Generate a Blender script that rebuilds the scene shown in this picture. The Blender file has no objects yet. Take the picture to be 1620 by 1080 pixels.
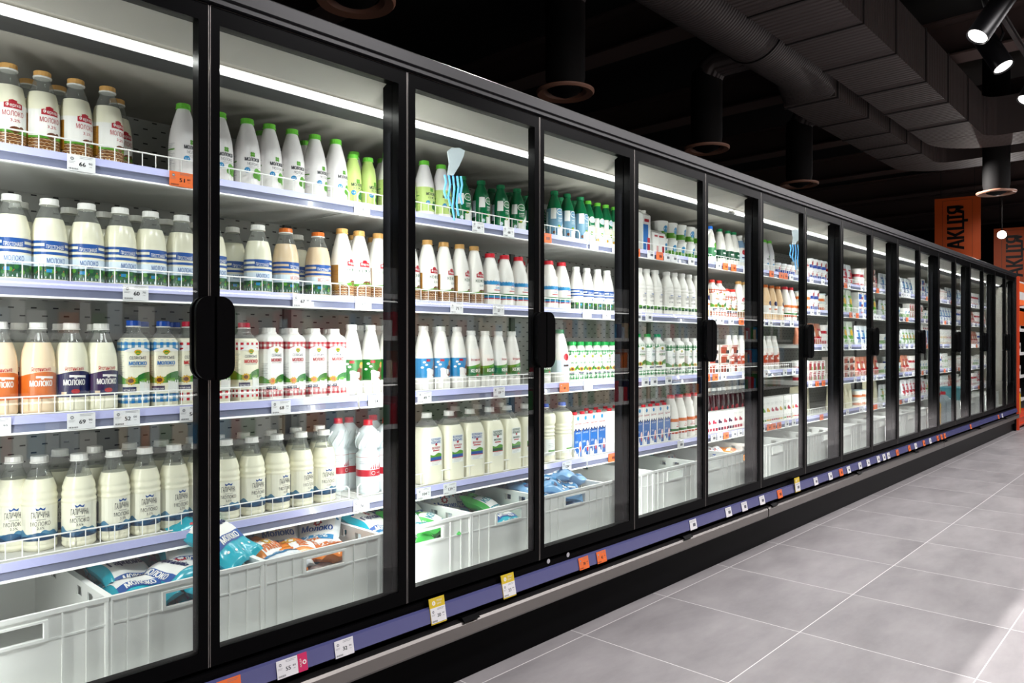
import bpy, math, random
from math import sin, cos, pi, radians, sqrt, floor
random.seed(7)
C = bpy.context.scene.collection
sc = bpy.context.scene
# ------------------------------------------------------------------ camera, light, exposure
CAM_H, CAM_D, YAW, FPX = 1.13, 1.8116, radians(46.9), 1175.0
cd = bpy.data.cameras.new('camera'); cam = bpy.data.objects.new('camera', cd); C.objects.link(cam)
cam.location = (0, -CAM_D, CAM_H); cam.rotation_euler = (radians(90), 0, -YAW)
cd.sensor_width = 36; cd.lens = 36 * FPX / 1620; cd.shift_y = 3 / 1620.0
cd.clip_start = .05; cd.clip_end = 100
sc.camera = cam
sc.view_settings.view_transform = 'Standard'
sc.view_settings.look = 'None'
sc.view_settings.exposure = 0.06
sc.view_settings.gamma = 1.0
sc.view_settings.use_curve_mapping = False
w = bpy.data.worlds.new('store_dark'); sc.world = w; w.use_nodes = True
w.node_tree.nodes['Background'].inputs[0].default_value = (.9, .85, .9, 1)
w.node_tree.nodes['Background'].inputs[1].default_value = .02

def area(name, loc, rot, sx, sy, power, col=(1, 1, 1), parent=None, spread=pi):
    l = bpy.data.lights.new(name, 'AREA'); l.shape = 'RECTANGLE'; l.size = sx; l.size_y = sy
    l.energy = power; l.color = col; l.spread = spread
    o = bpy.data.objects.new(name, l); C.objects.link(o); o.location = loc; o.rotation_euler = rot; o.parent = parent
    return o
def spot(name, loc, target, power, ang, blend=.6, rad=.04, col=(1, .96, .93)):
    from mathutils import Vector
    l = bpy.data.lights.new(name, 'SPOT'); l.energy = power; l.spot_size = radians(ang); l.spot_blend = blend
    l.shadow_soft_size = rad; l.color = col
    o = bpy.data.objects.new(name, l); C.objects.link(o); o.location = loc
    o.rotation_euler = (Vector(target) - Vector(loc)).to_track_quat('-Z', 'Y').to_euler()
    return o
P_CANOPY, P_POST = 17.0, 4.3        # LED canopy per module, LED strip per post
# spotlights of the next aisle, just behind the fridge line: the fridge tops throw the straight shadow edge on the floor
for i in range(6):
    x = .6 + i * 2.3
    spot('aisle_lamp_light', (x, .72, 3.30), (x + .3, -2.2, 0), 400, 100, .9, .012)
# unseen fill panels added above the main aisle to brighten it
for i in range(6):
    x = .2 + i * 2.4
    area('aisle_fill_light', (x, -1.9, 3.30), (0, 0, 0), 1.2, .5, 66, (1, .96, .97))

# ------------------------------------------------------------------ materials
MATS = {}
def lin(c):
    return tuple(((v / 255) / 12.92 if v / 255 <= .04045 else ((v / 255 + .055) / 1.055) ** 2.4) for v in c)
def mat(name, rgb, rough=.4, metal=0., spec=.5, var=0., coat=0., sub=0.):
    """principled material with a little procedural tone variation"""
    if name in MATS: return MATS[name]
    m = bpy.data.materials.new(name); m.use_nodes = True; nt = m.node_tree; b = nt.nodes['Principled BSDF']
    c = (*lin(rgb), 1)
    b.inputs['Base Color'].default_value = c
    b.inputs['Roughness'].default_value = rough; b.inputs['Metallic'].default_value = metal
    b.inputs['Specular IOR Level'].default_value = spec; b.inputs['Coat Weight'].default_value = coat
    if sub: b.inputs['Subsurface Weight'].default_value = sub; b.inputs['Subsurface Radius'].default_value = (.01, .01, .008)
    if var:
        n = nt.nodes.new('ShaderNodeTexNoise'); n.inputs['Scale'].default_value = 30
        tc = nt.nodes.new('ShaderNodeTexCoord'); nt.links.new(tc.outputs['Object'], n.inputs['Vector'])
        mx = nt.nodes.new('ShaderNodeMix'); mx.data_type = 'RGBA'
        mx.inputs['A'].default_value = tuple(v * (1 - var) for v in c[:3]) + (1,)
        mx.inputs['B'].default_value = tuple(min(1, v * (1 + var)) for v in c[:3]) + (1,)
        nt.links.new(n.outputs['Fac'], mx.inputs['Factor']); nt.links.new(mx.outputs['Result'], b.inputs['Base Color'])
    m.diffuse_color = c
    MATS[name] = m; return m
def see_mat(name, rgb, gloss=.1, clear=.9, rough=.02, fres=True, ior=1.45, transl=0., body=.0):
    """thin clear plastic / glass: transparent + fresnel gloss + optional milky body"""
    if name in MATS: return MATS[name]
    m = bpy.data.materials.new(name); m.use_nodes = True; nt = m.node_tree; nt.nodes.clear()
    out = nt.nodes.new('ShaderNodeOutputMaterial')
    tr = nt.nodes.new('ShaderNodeBsdfTransparent'); tr.inputs[0].default_value = (*[clear * v for v in lin(rgb)], 1)
    base = tr
    if body or transl:
        d = nt.nodes.new('ShaderNodeBsdfDiffuse'); d.inputs[0].default_value = (*lin(rgb), 1)
        t = nt.nodes.new('ShaderNodeBsdfTranslucent'); t.inputs[0].default_value = (*lin(rgb), 1)
        a = nt.nodes.new('ShaderNodeMixShader'); a.inputs[0].default_value = transl
        nt.links.new(d.outputs[0], a.inputs[1]); nt.links.new(t.outputs[0], a.inputs[2])
        b = nt.nodes.new('ShaderNodeMixShader'); b.inputs[0].default_value = body
        nt.links.new(tr.outputs[0], b.inputs[1]); nt.links.new(a.outputs[0], b.inputs[2]); base = b
    g = nt.nodes.new('ShaderNodeBsdfGlossy'); g.inputs['Roughness'].default_value = rough
    mx = nt.nodes.new('ShaderNodeMixShader')
    if fres:
        f = nt.nodes.new('ShaderNodeLayerWeight'); f.inputs['Blend'].default_value = .5
        p = nt.nodes.new('ShaderNodeMath'); p.operation = 'POWER'; p.inputs[1].default_value = 5
        q = nt.nodes.new('ShaderNodeMath'); q.operation = 'MULTIPLY_ADD'; q.inputs[1].default_value = 1 - .0 - ((ior - 1) / (ior + 1)) ** 2; q.inputs[2].default_value = ((ior - 1) / (ior + 1)) ** 2
        nt.links.new(f.outputs['Facing'], p.inputs[0]); nt.links.new(p.outputs[0], q.inputs[0]); nt.links.new(q.outputs[0], mx.inputs[0])
    else: mx.inputs[0].default_value = gloss
    nt.links.new(base.outputs[0], mx.inputs[1]); nt.links.new(g.outputs[0], mx.inputs[2])
    nt.links.new(mx.outputs[0], out.inputs[0]); m.diffuse_color = (*lin(rgb), .4)
    MATS[name] = m; return m
def emit(name, rgb, s):
    if name in MATS: return MATS[name]
    m = bpy.data.materials.new(name); m.use_nodes = True; nt = m.node_tree; b = nt.nodes['Principled BSDF']
    b.inputs['Base Color'].default_value = (*lin(rgb), 1)
    b.inputs['Emission Color'].default_value = (*lin(rgb), 1); b.inputs['Emission Strength'].default_value = s
    MATS[name] = m; return m
PRINT = {}
def ink(r, g, b):
    if max(r, g, b) - min(r, g, b) > 45:      # strong printing inks are deeper than paper whites
        k = .90; mn = min(r, g, b); r, g, b = [int(max(0, (v - mn * .22)) * k) for v in (r, g, b)]
    return mat('ink_%02x%02x%02x' % (r, g, b), (r, g, b), .35)
WHITE = ink(236, 235, 231); CREAM = mat('milk', (240, 237, 214), .22, spec=.5, sub=.0)
TAN = mat('tan_milk', (226, 202, 170), .25)
PET = see_mat('clear_plastic', (236, 238, 236), clear=.98, rough=.04, body=.10, ior=1.5)
GREYINK = ink(120, 122, 128); NAVY = ink(22, 32, 92); RED = ink(200, 24, 48); BLUE = ink(28, 92, 176)
GREEN = ink(48, 130, 54); LIME = mat('lime_print', (186, 208, 122), .35); LEAF = ink(104, 178, 52); YEL = ink(244, 190, 40)
DARK = ink(34, 38, 46); ORANGE = ink(240, 128, 50); BROWN = ink(120, 66, 34); GOLD = ink(184, 128, 40)
SKY = ink(48, 156, 216); TEAL = ink(20, 150, 166); DGREEN = ink(12, 86, 56); PALE = ink(214, 228, 240)
BLACK = mat('black_powder_coat', (5, 5, 6), .32, spec=.04)
HEADM = mat('black_header_coat', (20, 20, 24), .42, spec=.5, var=.15)
ALU = mat('brushed_aluminium', (150, 146, 142), .32, metal=1.)
WIRE = mat('white_coated_wire', (244, 244, 242), .35)
SHELF = mat('white_shelf_sheet', (214, 214, 210), .4)
LINER = mat('light_cabinet_liner', (166, 162, 153), .5, var=.03)
BACKP = mat('cabinet_back_sheet', (164, 164, 160), .5, var=.03)
SLOT = mat('slot_dark', (18, 18, 18), .8)
RAILM = mat('lilac_price_rail', (178, 180, 222), .25, coat=.3)
RAILD = mat('shaded_price_rail_groove', (120, 124, 150), .25, coat=.3)  # darker copy of the lilac rail: recess shade painted into the lower half
RAILB = mat('indigo_price_rail', (84, 86, 134), .25, coat=.3)
CRATE = see_mat('milky_crate_plastic', (250, 251, 248), clear=1., gloss=.04, fres=False, rough=.3, transl=.15, body=.96)
GLASS = see_mat('door_glass', (247, 250, 249), clear=.97, rough=.0, ior=1.45)
TAGW = mat('tag_paper', (232, 232, 234), .5); TAGO = mat('tag_orange', (238, 112, 48), .5)
TAGY = mat('tag_yellow', (214, 186, 40), .5); TAGM = mat('tag_magenta', (206, 36, 96), .5)

# ------------------------------------------------------------------ mesh helpers
class MB:
    def __init__(s): s.v = []; s.f = []; s.m = []; s.mats = []
    def mi(s, m):
        if m not in s.mats: s.mats.append(m)
        return s.mats.index(m)
    def add(s, vs, fs, m):
        o = len(s.v); s.v += [tuple(p) for p in vs]; k = s.mi(m)
        for f in fs: s.f.append(tuple(i + o for i in f)); s.m.append(k)
    def box(s, x0, x1, y0, y1, z0, z1, m, ch=0.):
        if ch:
            # chamfered long edges (prism with 8-gon section in x/z)
            a, b = min(ch, (x1 - x0) / 3), min(ch, (z1 - z0) / 3)
            sec = [(x0 + a, z0), (x1 - a, z0), (x1, z0 + b), (x1, z1 - b), (x1 - a, z1), (x0 + a, z1), (x0, z1 - b), (x0, z0 + b)]
            vs = [(x, y0, z) for x, z in sec] + [(x, y1, z) for x, z in sec]; n = 8
            s.add(vs, [tuple(range(n)), tuple(range(2 * n - 1, n - 1, -1))] + [((i + 1) % n, i, i + n, (i + 1) % n + n) for i in range(n)], m); return
        s.add([(x0, y0, z0), (x1, y0, z0), (x1, y1, z0), (x0, y1, z0), (x0, y0, z1), (x1, y0, z1), (x1, y1, z1), (x0, y1, z1)],
              [(3, 2, 1, 0), (4, 5, 6, 7), (0, 1, 5, 4), (1, 2, 6, 5), (2, 3, 7, 6), (3, 0, 4, 7)], m)
    def extr(s, sec, x0, x1, mats):
        """section of (y,z) points extruded along x; mats one or a list per side"""
        n = len(sec); vs = [(x0, y, z) for y, z in sec] + [(x1, y, z) for y, z in sec]
        ml = mats if isinstance(mats, list) else [mats] * n
        o = len(s.v); s.v += vs
        for i in range(n):
            s.f.append((o + i, o + (i + 1) % n, o + (i + 1) % n + n, o + i + n)); s.m.append(s.mi(ml[i]))
        s.f.append(tuple(o + i for i in range(n - 1, -1, -1))); s.m.append(s.mi(ml[0]))
        s.f.append(tuple(o + n + i for i in range(n))); s.m.append(s.mi(ml[0]))
    def lathe(s, prof, n, m, sq=0., cx=0, cy=0, capb=True, capt=True, knurl=0., mfun=None, sy=1.):
        """prof: (r,z) list bottom to top. sq: 0 round .. 1 squarish"""
        o = len(s.v)
        for r, z in prof:
            for i in range(n):
                t = 2 * pi * i / n; k = r * sqf(t, sq) + (knurl if i % 2 else 0)
                s.v.append((cx + k * sin(t), cy - k * cos(t) * sy, z))
        k = s.mi(m)
        for j in range(len(prof) - 1):
            mm = k if mfun is None else s.mi(mfun((prof[j][1] + prof[j + 1][1]) / 2))
            for i in range(n):
                a = o + j * n + i; b = o + j * n + (i + 1) % n
                s.f.append((a, b, b + n, a + n)); s.m.append(mm)
        if capb: s.f.append(tuple(o + i for i in range(n - 1, -1, -1))); s.m.append(k)
        if capt: e = o + (len(prof) - 1) * n; s.f.append(tuple(e + i for i in range(n))); s.m.append(k)
    def tube(s, pts, r, m, n=6, closed=False):
        from mathutils import Vector
        P = [Vector(p) for p in pts]; o = len(s.v); L = len(P)
        for i, p in enumerate(P):
            a = P[(i - 1) % L] if (closed or i > 0) else p; b = P[(i + 1) % L] if (closed or i < L - 1) else p
            d = (b - a).normalized(); up = Vector((0, 0, 1)) if abs(d.z) < .9 else Vector((0, 1, 0))
            e1 = d.cross(up).normalized(); e2 = d.cross(e1)
            for k in range(n):
                t = 2 * pi * k / n; q = p + e1 * cos(t) * r + e2 * sin(t) * r; s.v.append(tuple(q))
        mi = s.mi(m)
        for i in range(L if closed else L - 1):
            for k in range(n):
                a = o + i * n + k; b = o + i * n + (k + 1) % n; c = o + ((i + 1) % L) * n + (k + 1) % n; d_ = o + ((i + 1) % L) * n + k
                s.f.append((a, b, c, d_)); s.m.append(mi)
        if not closed:
            s.f.append(tuple(o + k for k in range(n))); s.m.append(mi)
            s.f.append(tuple(o + (L - 1) * n + k for k in range(n - 1, -1, -1))); s.m.append(mi)
    def mesh(s, name, smooth=False):
        me = bpy.data.meshes.new(name); me.from_pydata(s.v, [], s.f)
        for m in s.mats: me.materials.append(m)
        me.polygons.foreach_set('material_index', s.m)
        if smooth: me.polygons.foreach_set('use_smooth', [True] * len(s.f)); me.set_sharp_from_angle(angle=radians(38))
        me.update(); return me
    def build(s, name, parent=None, smooth=False, loc=(0, 0, 0)):
        return link(name, s.mesh(name, smooth), parent, loc)
def sqf(t, sq):
    if not sq: return 1.
    p = 2 + 5 * sq; return (abs(cos(t)) ** p + abs(sin(t)) ** p) ** (-1 / p)
def link(name, me, parent=None, loc=(0, 0, 0), rz=0):
    o = bpy.data.objects.new(name, me); C.objects.link(o); o.parent = parent; o.location = loc; o.rotation_euler = (0, 0, rz); return o
def empty(name, loc=(0, 0, 0), rz=0):
    o = bpy.data.objects.new(name, None); C.objects.link(o); o.location = loc; o.rotation_euler = (0, 0, rz); o.empty_display_size = .05; return o
def tag(o, label, cat, group=None):
    o['label'] = label; o['category'] = cat
    if group: o['group'] = group
    return o
def struct(o): o['kind'] = 'structure'; return o
def copy_tree(o, parent=None):
    c = o.copy(); C.objects.link(c); c.parent = parent
    for ch in list(o.children): copy_tree(ch, c)
    return c
ONES = 'first second third fourth fifth sixth seventh eighth ninth tenth eleventh twelfth thirteenth fourteenth fifteenth sixteenth seventeenth eighteenth nineteenth'.split()
CARD = 'twenty thirty forty fifty sixty seventy eighty ninety'.split()
def ordw(n):
    if n < 20: return ONES[n - 1]
    t, u = divmod(n, 10)
    if t > 9: return 'hundred-' + (ordw(n - 100) if n > 100 else 'th')
    return (CARD[t - 2][:-1] + 'ieth') if u == 0 else CARD[t - 2] + '-' + ONES[u - 1]

# ------------------------------------------------------------------ printed art wrapped on packs
TXT = {}
def text_mesh(s, off=.012):
    k = (s, off)
    if k in TXT: return TXT[k]
    cu = bpy.data.curves.new('t', 'FONT'); cu.body = s; cu.resolution_u = 2; cu.offset = off; cu.fill_mode = 'FRONT'
    o = bpy.data.objects.new('t', cu); C.objects.link(o)
    bpy.context.view_layer.update()
    me = bpy.data.meshes.new_from_object(o.evaluated_get(bpy.context.evaluated_depsgraph_get()))
    vs = [(v.co.x, v.co.y) for v in me.vertices]; fs = [tuple(p.vertices) for p in me.polygons]
    bpy.data.objects.remove(o); bpy.data.curves.remove(cu); bpy.data.meshes.remove(me)
    x0 = min(v[0] for v in vs); x1 = max(v[0] for v in vs); y0 = min(v[1] for v in vs); y1 = max(v[1] for v in vs)
    vs = [((x - x0) / (x1 - x0) - .5, (y - y0) / (y1 - y0) - .5) for x, y in vs]
    TXT[k] = (vs, fs); return TXT[k]
class Art:
    """2-D print in (u across, v up) metres, mapped on a surface by a function (u, v, lift) -> xyz"""
    def __init__(s): s.items = []; s.step = .006
    def poly(s, vs, fs, m, layer=1): s.items.append((vs, fs, m, layer))
    def rect(s, u0, u1, v0, v1, m, layer=1):
        s.strip(u0, u1, lambda u: v0, lambda u: v1, m, layer, max(1, int(math.ceil((u1 - u0) / s.step))), v1 - v0)
    def strip(s, u0, u1, f0, f1, m, layer=1, n=14, dv=None):
        vs = []; fs = []; k = 1 if s.step >= 1 else max(1, int(math.ceil((dv or .03) / .012))); q = k + 1
        for i in range(n + 1):
            u = u0 + (u1 - u0) * i / n; a, b = f0(u), f1(u); vs += [(u, a + (b - a) * j / k) for j in range(q)]
        for i in range(n):
            for j in range(k): fs.append((q * i + j, q * (i + 1) + j, q * (i + 1) + j + 1, q * i + j + 1))
        s.poly(vs, fs, m, layer)
    def disc(s, u, v, r, m, layer=1, n=12, ry=None, petals=0):
        ry = ry or r; N = petals * 2 if petals else n
        vs = [(u, v)] + [(u + (r if not petals or i % 2 else r * .68) * cos(2 * pi * i / N), v + (ry if not petals or i % 2 else ry * .68) * sin(2 * pi * i / N)) for i in range(N)]
        s.poly(vs, [(0, i + 1, (i + 1) % N + 1) for i in range(N)], m, layer)
    def text(s, t, u, v, w, h, m, layer=3, rot=0., arc=0., off=.012):
        bold = off > .015; vs, fs = text_mesh(t, .004 if off else 0.); c, q = cos(rot), sin(rot)
        for n_ in ((-1, -.33, .33, 1) if off > .025 else (-1, 1) if bold else (0,)):
            o = []
            for x, y in vs:
                X, Y = x * w + n_ * min(off, .02) * 1.9 * h, y * h + arc * (.25 - x * x) * 4 * h
                o.append((u + X * c - Y * q, v + X * q + Y * c))
            s.poly(o, fs, m, layer)
    def lines(s, u0, u1, v0, n, dv, m, h=.0008, layer=2):
        for i in range(n): s.rect(u0, u1 - (u1 - u0) * (.15 * ((i * 7) % 3)), v0 - i * dv, v0 - i * dv + h, m, layer)
    def gingham(s, u0, u1, v0, rows, c, m, pm, layer=1, base=None):
        """checks of size c: full squares and paler half squares"""
        n = int(round((u1 - u0) / c))
        if base: s.rect(u0, u1, v0, v0 + rows * c, base, layer)
        for j in range(rows):
            for i in range(n):
                a = (i % 2 == 0) + (j % 2 == 0)
                if a: s.rect(u0 + i * c, u0 + (i + 1) * c, v0 + j * c, v0 + (j + 1) * c, m if a == 2 else pm, layer + 1)
    def put(s, mb, f):
        for vs, fs, m, L in s.items: mb.add([f(u, v, .00025 + .00018 * L) for u, v in vs], fs, m)
def prof_r(prof, z):
    for (r0, z0), (r1, z1) in zip(prof, prof[1:]):
        if z0 <= z <= z1 and z1 > z0: return r0 + (r1 - r0) * (z - z0) / (z1 - z0)
    return prof[-1][0]
def smooth_prof(pts, n=4):
    """Catmull-Rom through (r,z)"""
    out = []
    for i in range(len(pts) - 1):
        p0 = pts[max(i - 1, 0)]; p1 = pts[i]; p2 = pts[i + 1]; p3 = pts[min(i + 2, len(pts) - 1)]
        for k in range(n):
            t = k / n; q = []
            for a in (0, 1):
                q.append(.5 * (2 * p1[a] + (p2[a] - p0[a]) * t + (2 * p0[a] - 5 * p1[a] + 4 * p2[a] - p3[a]) * t * t + (3 * p1[a] - p0[a] - 3 * p2[a] + p3[a]) * t ** 3))
            out.append(tuple(q))
    out.append(pts[-1]); return out

PROF = dict(
 shoulder=[(.86, 0), (1, .03), (1, .12), (1, .36), (.985, .52), (.9, .66), (.70, .78), (.52, .86), (.44, .90), (.42, .94)],
 wide=[(.86, 0), (1, .03), (1, .15), (1, .42), (.96, .56), (.86, .68), (.70, .78), (.54, .86), (.46, .90), (.45, .94)],
 cone=[(.86, 0), (1, .03), (1, .15), (1, .38), (.96, .52), (.84, .66), (.66, .79), (.5, .89), (.44, .92), (.43, .94)],
 wave=[(.86, 0), (1, .03), (.97, .07), (1, .11), (1, .45), (1.03, .50), (.98, .53), (1.02, .57), (.95, .61), (.96, .65), (.82, .73), (.62, .82), (.5, .87), (.46, .91), (.45, .94)],
 slim=[(.9, 0), (1, .03), (1, .2), (1, .5), (.95, .66), (.8, .78), (.62, .87), (.56, .90), (.55, .93)],
 ribbed=[(.88, 0), (1, .02), (.95, .06), (.95, .10), (.95, .30), (.96, .42), (.88, .44), (.98, .47), (.9, .50), (.99, .53), (.91, .56), (1, .60), (.93, .63), (1.02, .68), (1.05, .75), (.98, .82), (.62, .87), (.34, .90), (.33, .94)],
 bulge=[(.9, 0), (1, .03), (.96, .07), (1, .12), (1, .50), (.98, .545), (.82, .58), (.80, .60), (.95, .66), (1.0, .74), (.86, .83), (.5, .90), (.34, .93), (.33, .95)],
 square=[(.9, 0), (1, .02), (1, .2), (1, .72), (.93, .77), (.74, .82), (.52, .86), (.44, .90), (.43, .94)],
 jug=[(.93, 0), (1, .03), (1, .2), (1, .60), (.94, .70), (.74, .80), (.46, .88), (.36, .91), (.35, .94)],
)
KINDS = {}
def bottle(key, name, desc, cat, h, R, prof='shoulder', body=WHITE, fill=None, cap=WHITE, sq=0., art=None, sleeve=None, n=28, cap_h=.056, cap_r=None, handle=False, sy=1., extra=None):
    """makes a prototype (empty + bottle_body, cap, label) kept out of the way until placed"""
    pr = [(r * R, z * h) for r, z in smooth_prof(PROF[prof])]
    root = empty(name)
    neck = pr[-1][0]; cr = cap_r or neck + .0022
    mb = MB()
    if fill:
        zf = fill * h
        lo = [p for p in pr if p[1] < zf] + [(prof_r(pr, zf), zf)]; hi = [(prof_r(pr, zf), zf)] + [p for p in pr if p[1] > zf]
        mb.lathe(lo, n, body, sq, capt=True, sy=sy); mb.lathe(hi, n, PET, sq, capb=False, capt=False, sy=sy)
    else: mb.lathe(pr, n, body, sq, sy=sy)
    if prof == 'bulge':
        for i in range(9):
            t0 = 2 * pi * i / 9
            mb.tube([(sin(t0 + k * .12) * (R * (.9 + .1 * sin(k / 6 * pi))), -cos(t0 + k * .12) * (R * (.9 + .1 * sin(k / 6 * pi))), h * (.62 + k * .035)) for k in range(7)], .004, body, 5)
    if handle:
        mb.tube([(R * .45, 0, h * .86), (R * .85, 0, h * .80), (R * 1.12, 0, h * .68), (R * 1.14, 0, h * .56), (R * .98, 0, h * .46)], .0085, body, 7)
    mb.build('bottle_body', root, True)
    z0 = h * (1 - cap_h); cp = [(cr, z0 - .001), (cr, h - .0015), (cr - .0015, h)]
    cb = MB(); cb.lathe(cp, 32, cap, knurl=-.0004); cb.lathe([(neck + .0035, z0 - .0045), (neck + .0035, z0 - .0015)], 24, cap if not fill else WHITE); cb.build('cap', root)
    if art or sleeve:
        lb = MB()
        if sleeve:
            for (a, b, m) in sleeve:
                a *= h; b *= h
                zs = [a] + [p[1] for p in pr if a < p[1] < b] + [b]
                lb.lathe([(prof_r(pr, z) + .0003, z) for z in zs], n, m, sq, capb=False, capt=False, sy=sy)
        A = Art()
        if art: art(A, h, R)
        def f(u, v, e):
            t = u / R; r = prof_r(pr, v); k = r * sqf(t, sq) + e; return (k * sin(t), -k * cos(t) * sy, v)
        A.put(lb, f); lb.build('label', root, False)
    KINDS[key] = dict(root=root, desc=desc, cat=cat, r=R, h=h, used=False); return root
def carton(key, name, desc, cat, h, wd, dp, body=WHITE, art=None, cap=None, top='flat', plain_side=None):
    root = empty(name); a, b = wd / 2, dp / 2; mb = MB(); hb = h
    c = .004
    if top == 'gable':
        hb = h * .86
        mb.box(-a, a, -b, b, 0, hb, body)
        mb.add([(-a, -b, hb), (a, -b, hb), (a, b, hb), (-a, b, hb), (-a, 0, h * .97), (a, 0, h * .97)], [(0, 1, 5, 4), (2, 3, 4, 5), (1, 2, 5), (3, 0, 4)], body)
        mb.box(-a, a, -.002, .002, h * .96, h, body)
    elif top == 'dome':      # rounded shoulders like a moulded carton bottle
        hb = h * .84
        sec = [(wd / 2, 0), (wd / 2, hb * .97), (wd / 2 * .98, hb), (wd / 2 * .86, hb + h * .04), (wd / 2 * .62, hb + h * .07), (wd / 2 * .54, hb + h * .08), (wd / 2 * .54, h * .94)]
        mb.lathe(sec, 32, body, .75)
    else:
        mb.box(-a, a, -b, b, 0, h, body)
    mb.build('carton_body', root, top == 'dome')
    if cap:
        cb = MB()
        if top == 'dome': cb.lathe([(a * .60, h * .93), (a * .60, h - .001), (a * .57, h)], 28, cap, knurl=-.0004)
        elif top == 'gable':
            cb.lathe([(.013, h * .905), (.013, h * .975), (.012, h * .98)], 24, cap, cy=-b * .45)
        else: cb.lathe([(.0115, h), (.0115, h + .012), (.0105, h + .013)], 24, cap, cy=-b * .35)
        cb.build('cap', root)
    if art:
        A = Art(); art(A, hb, wd); lb = MB()
        if top == 'dome':
            def f(u, v, e):
                t = u / a * .9; k = a * sqf(t, .75) + e; return (k * sin(t), -k * cos(t), v)
        else:
            def f(u, v, e):
                if abs(u) <= a: return (u, -b - e, v)
                if u > a: return (a + e, -b + (u - a), v)
                return (-a - e, -b + (-u - a), v)
        A.put(lb, f); lb.build('label', root)
    KINDS[key] = dict(root=root, desc=desc, cat=cat, r=wd / 2, h=h, used=False); return root

# ---- print designs
def a_ferma(word, sub, inkc):
    def f(A, h, R):
        A.rect(-.11, .11, h * .04, h * .19, BROWN, 1)
        for i in range(7): A.strip(-.11, .11, lambda u, i=i: h * (.055 + i * .019) + .0012 * sin(u * 500 + i * 2), lambda u, i=i: h * (.062 + i * .019) + .0012 * sin(u * 500 + i * 2), GOLD if i % 2 else TAN, 2, 40)
        A.strip(-.11, .11, lambda u: h * .185, lambda u: h * .225 + .003 * sin(u * 60), LEAF, 2, 30)
        A.disc(.012, h * .225, .013, BROWN, 3, 14, .008); A.disc(.026, h * .24, .006, BROWN, 3)
        A.rect(-.075, -.043, h * .12, h * .47, GOLD, 3); A.lines(-.072, -.046, h * .45, 16, .0048, BROWN, layer=4)
        A.rect(.045, .075, h * .12, h * .47, GOLD, 3)
        A.strip(-.012, .028, lambda u: h * .462, lambda u: h * .53 - .3 * max(0, abs(u - .008) - .014), RED, 3, 8); A.strip(-.002, .016, lambda u: h * .53, lambda u: h * .565 - .3 * abs(u - .007), RED, 3, 4)
        A.text('Ферма', .008, h * .497, .032, .012, WHITE, 4)
        A.text(word, .008, h * .405, .046, .0125, inkc, 3); A.text(sub, .012, h * .325, .022, .008, inkc, 3)
    return f
def a_prosto(cap):
    def f(A, h, R):
        for z in (.455, .39, .325): A.rect(-.12, .12, h * z, h * (z + .032), BLUE, 2)
        A.rect(-.12, .12, h * .04, h * .185, DGREEN, 1)
        for i in range(16):
            u = -.10 + i * .0135; A.disc(u, h * (.10 + .03 * (i % 3)), .006, LEAF if i % 2 else GREEN, 2, 6)
        for i in range(5):
            u = -.085 + i * .042; A.poly([(u, h * .10), (u + .024, h * .13), (u + .024, h * .145), (u + .004, h * .13)], [(0, 1, 2, 3)], ORANGE, 3)
        A.rect(-.018, -.006, h * .115, h * .155, SKY, 3)
        A.strip(-.022, .026, lambda u: h * .385, lambda u: h * .455, BLUE, 3, 8)
        A.text('ПРОСТОНАШЕ', .002, h * .42, .040, .010, WHITE, 5, arc=-.18)
        A.text(cap, .004, h * .255, .042, .0125, BLUE if cap != 'МОЛОЧНЕ' else ORANGE, 3); A.text('3,2%', .006, h * .205, .012, .005, BLUE, 3)
    return f
def a_yagot(lower, word, dark=False, script=RED):
    def f(A, h, R):
        A.strip(-.12, .12, lambda u: h * .17, lambda u: h * .435 + .006 * sin(u * 40 + 1.2), lower, 1, 50)
        A.strip(-.012, .028, lambda u: h * .395 - .1 * abs(u), lambda u: h * .415 - .05 * u, WHITE, 2)
        A.disc(.002, h * .385, .004, WHITE, 2, 10, .0018)
        A.text('Яготинське', 0, h * .49, .044, .011, script, 3, .04); 
        A.text(word, 0, h * .335, .050, .0145, WHITE, 3, off=.02)
        if dark: A.disc(.002, h * .235, .010, RED, 3, 14, .006); A.rect(-.03, -.018, h * .19, h * .23, TAN, 3)
        A.lines(.07, .10, h * .36, 9, .004, WHITE, layer=3)
    return f
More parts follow.
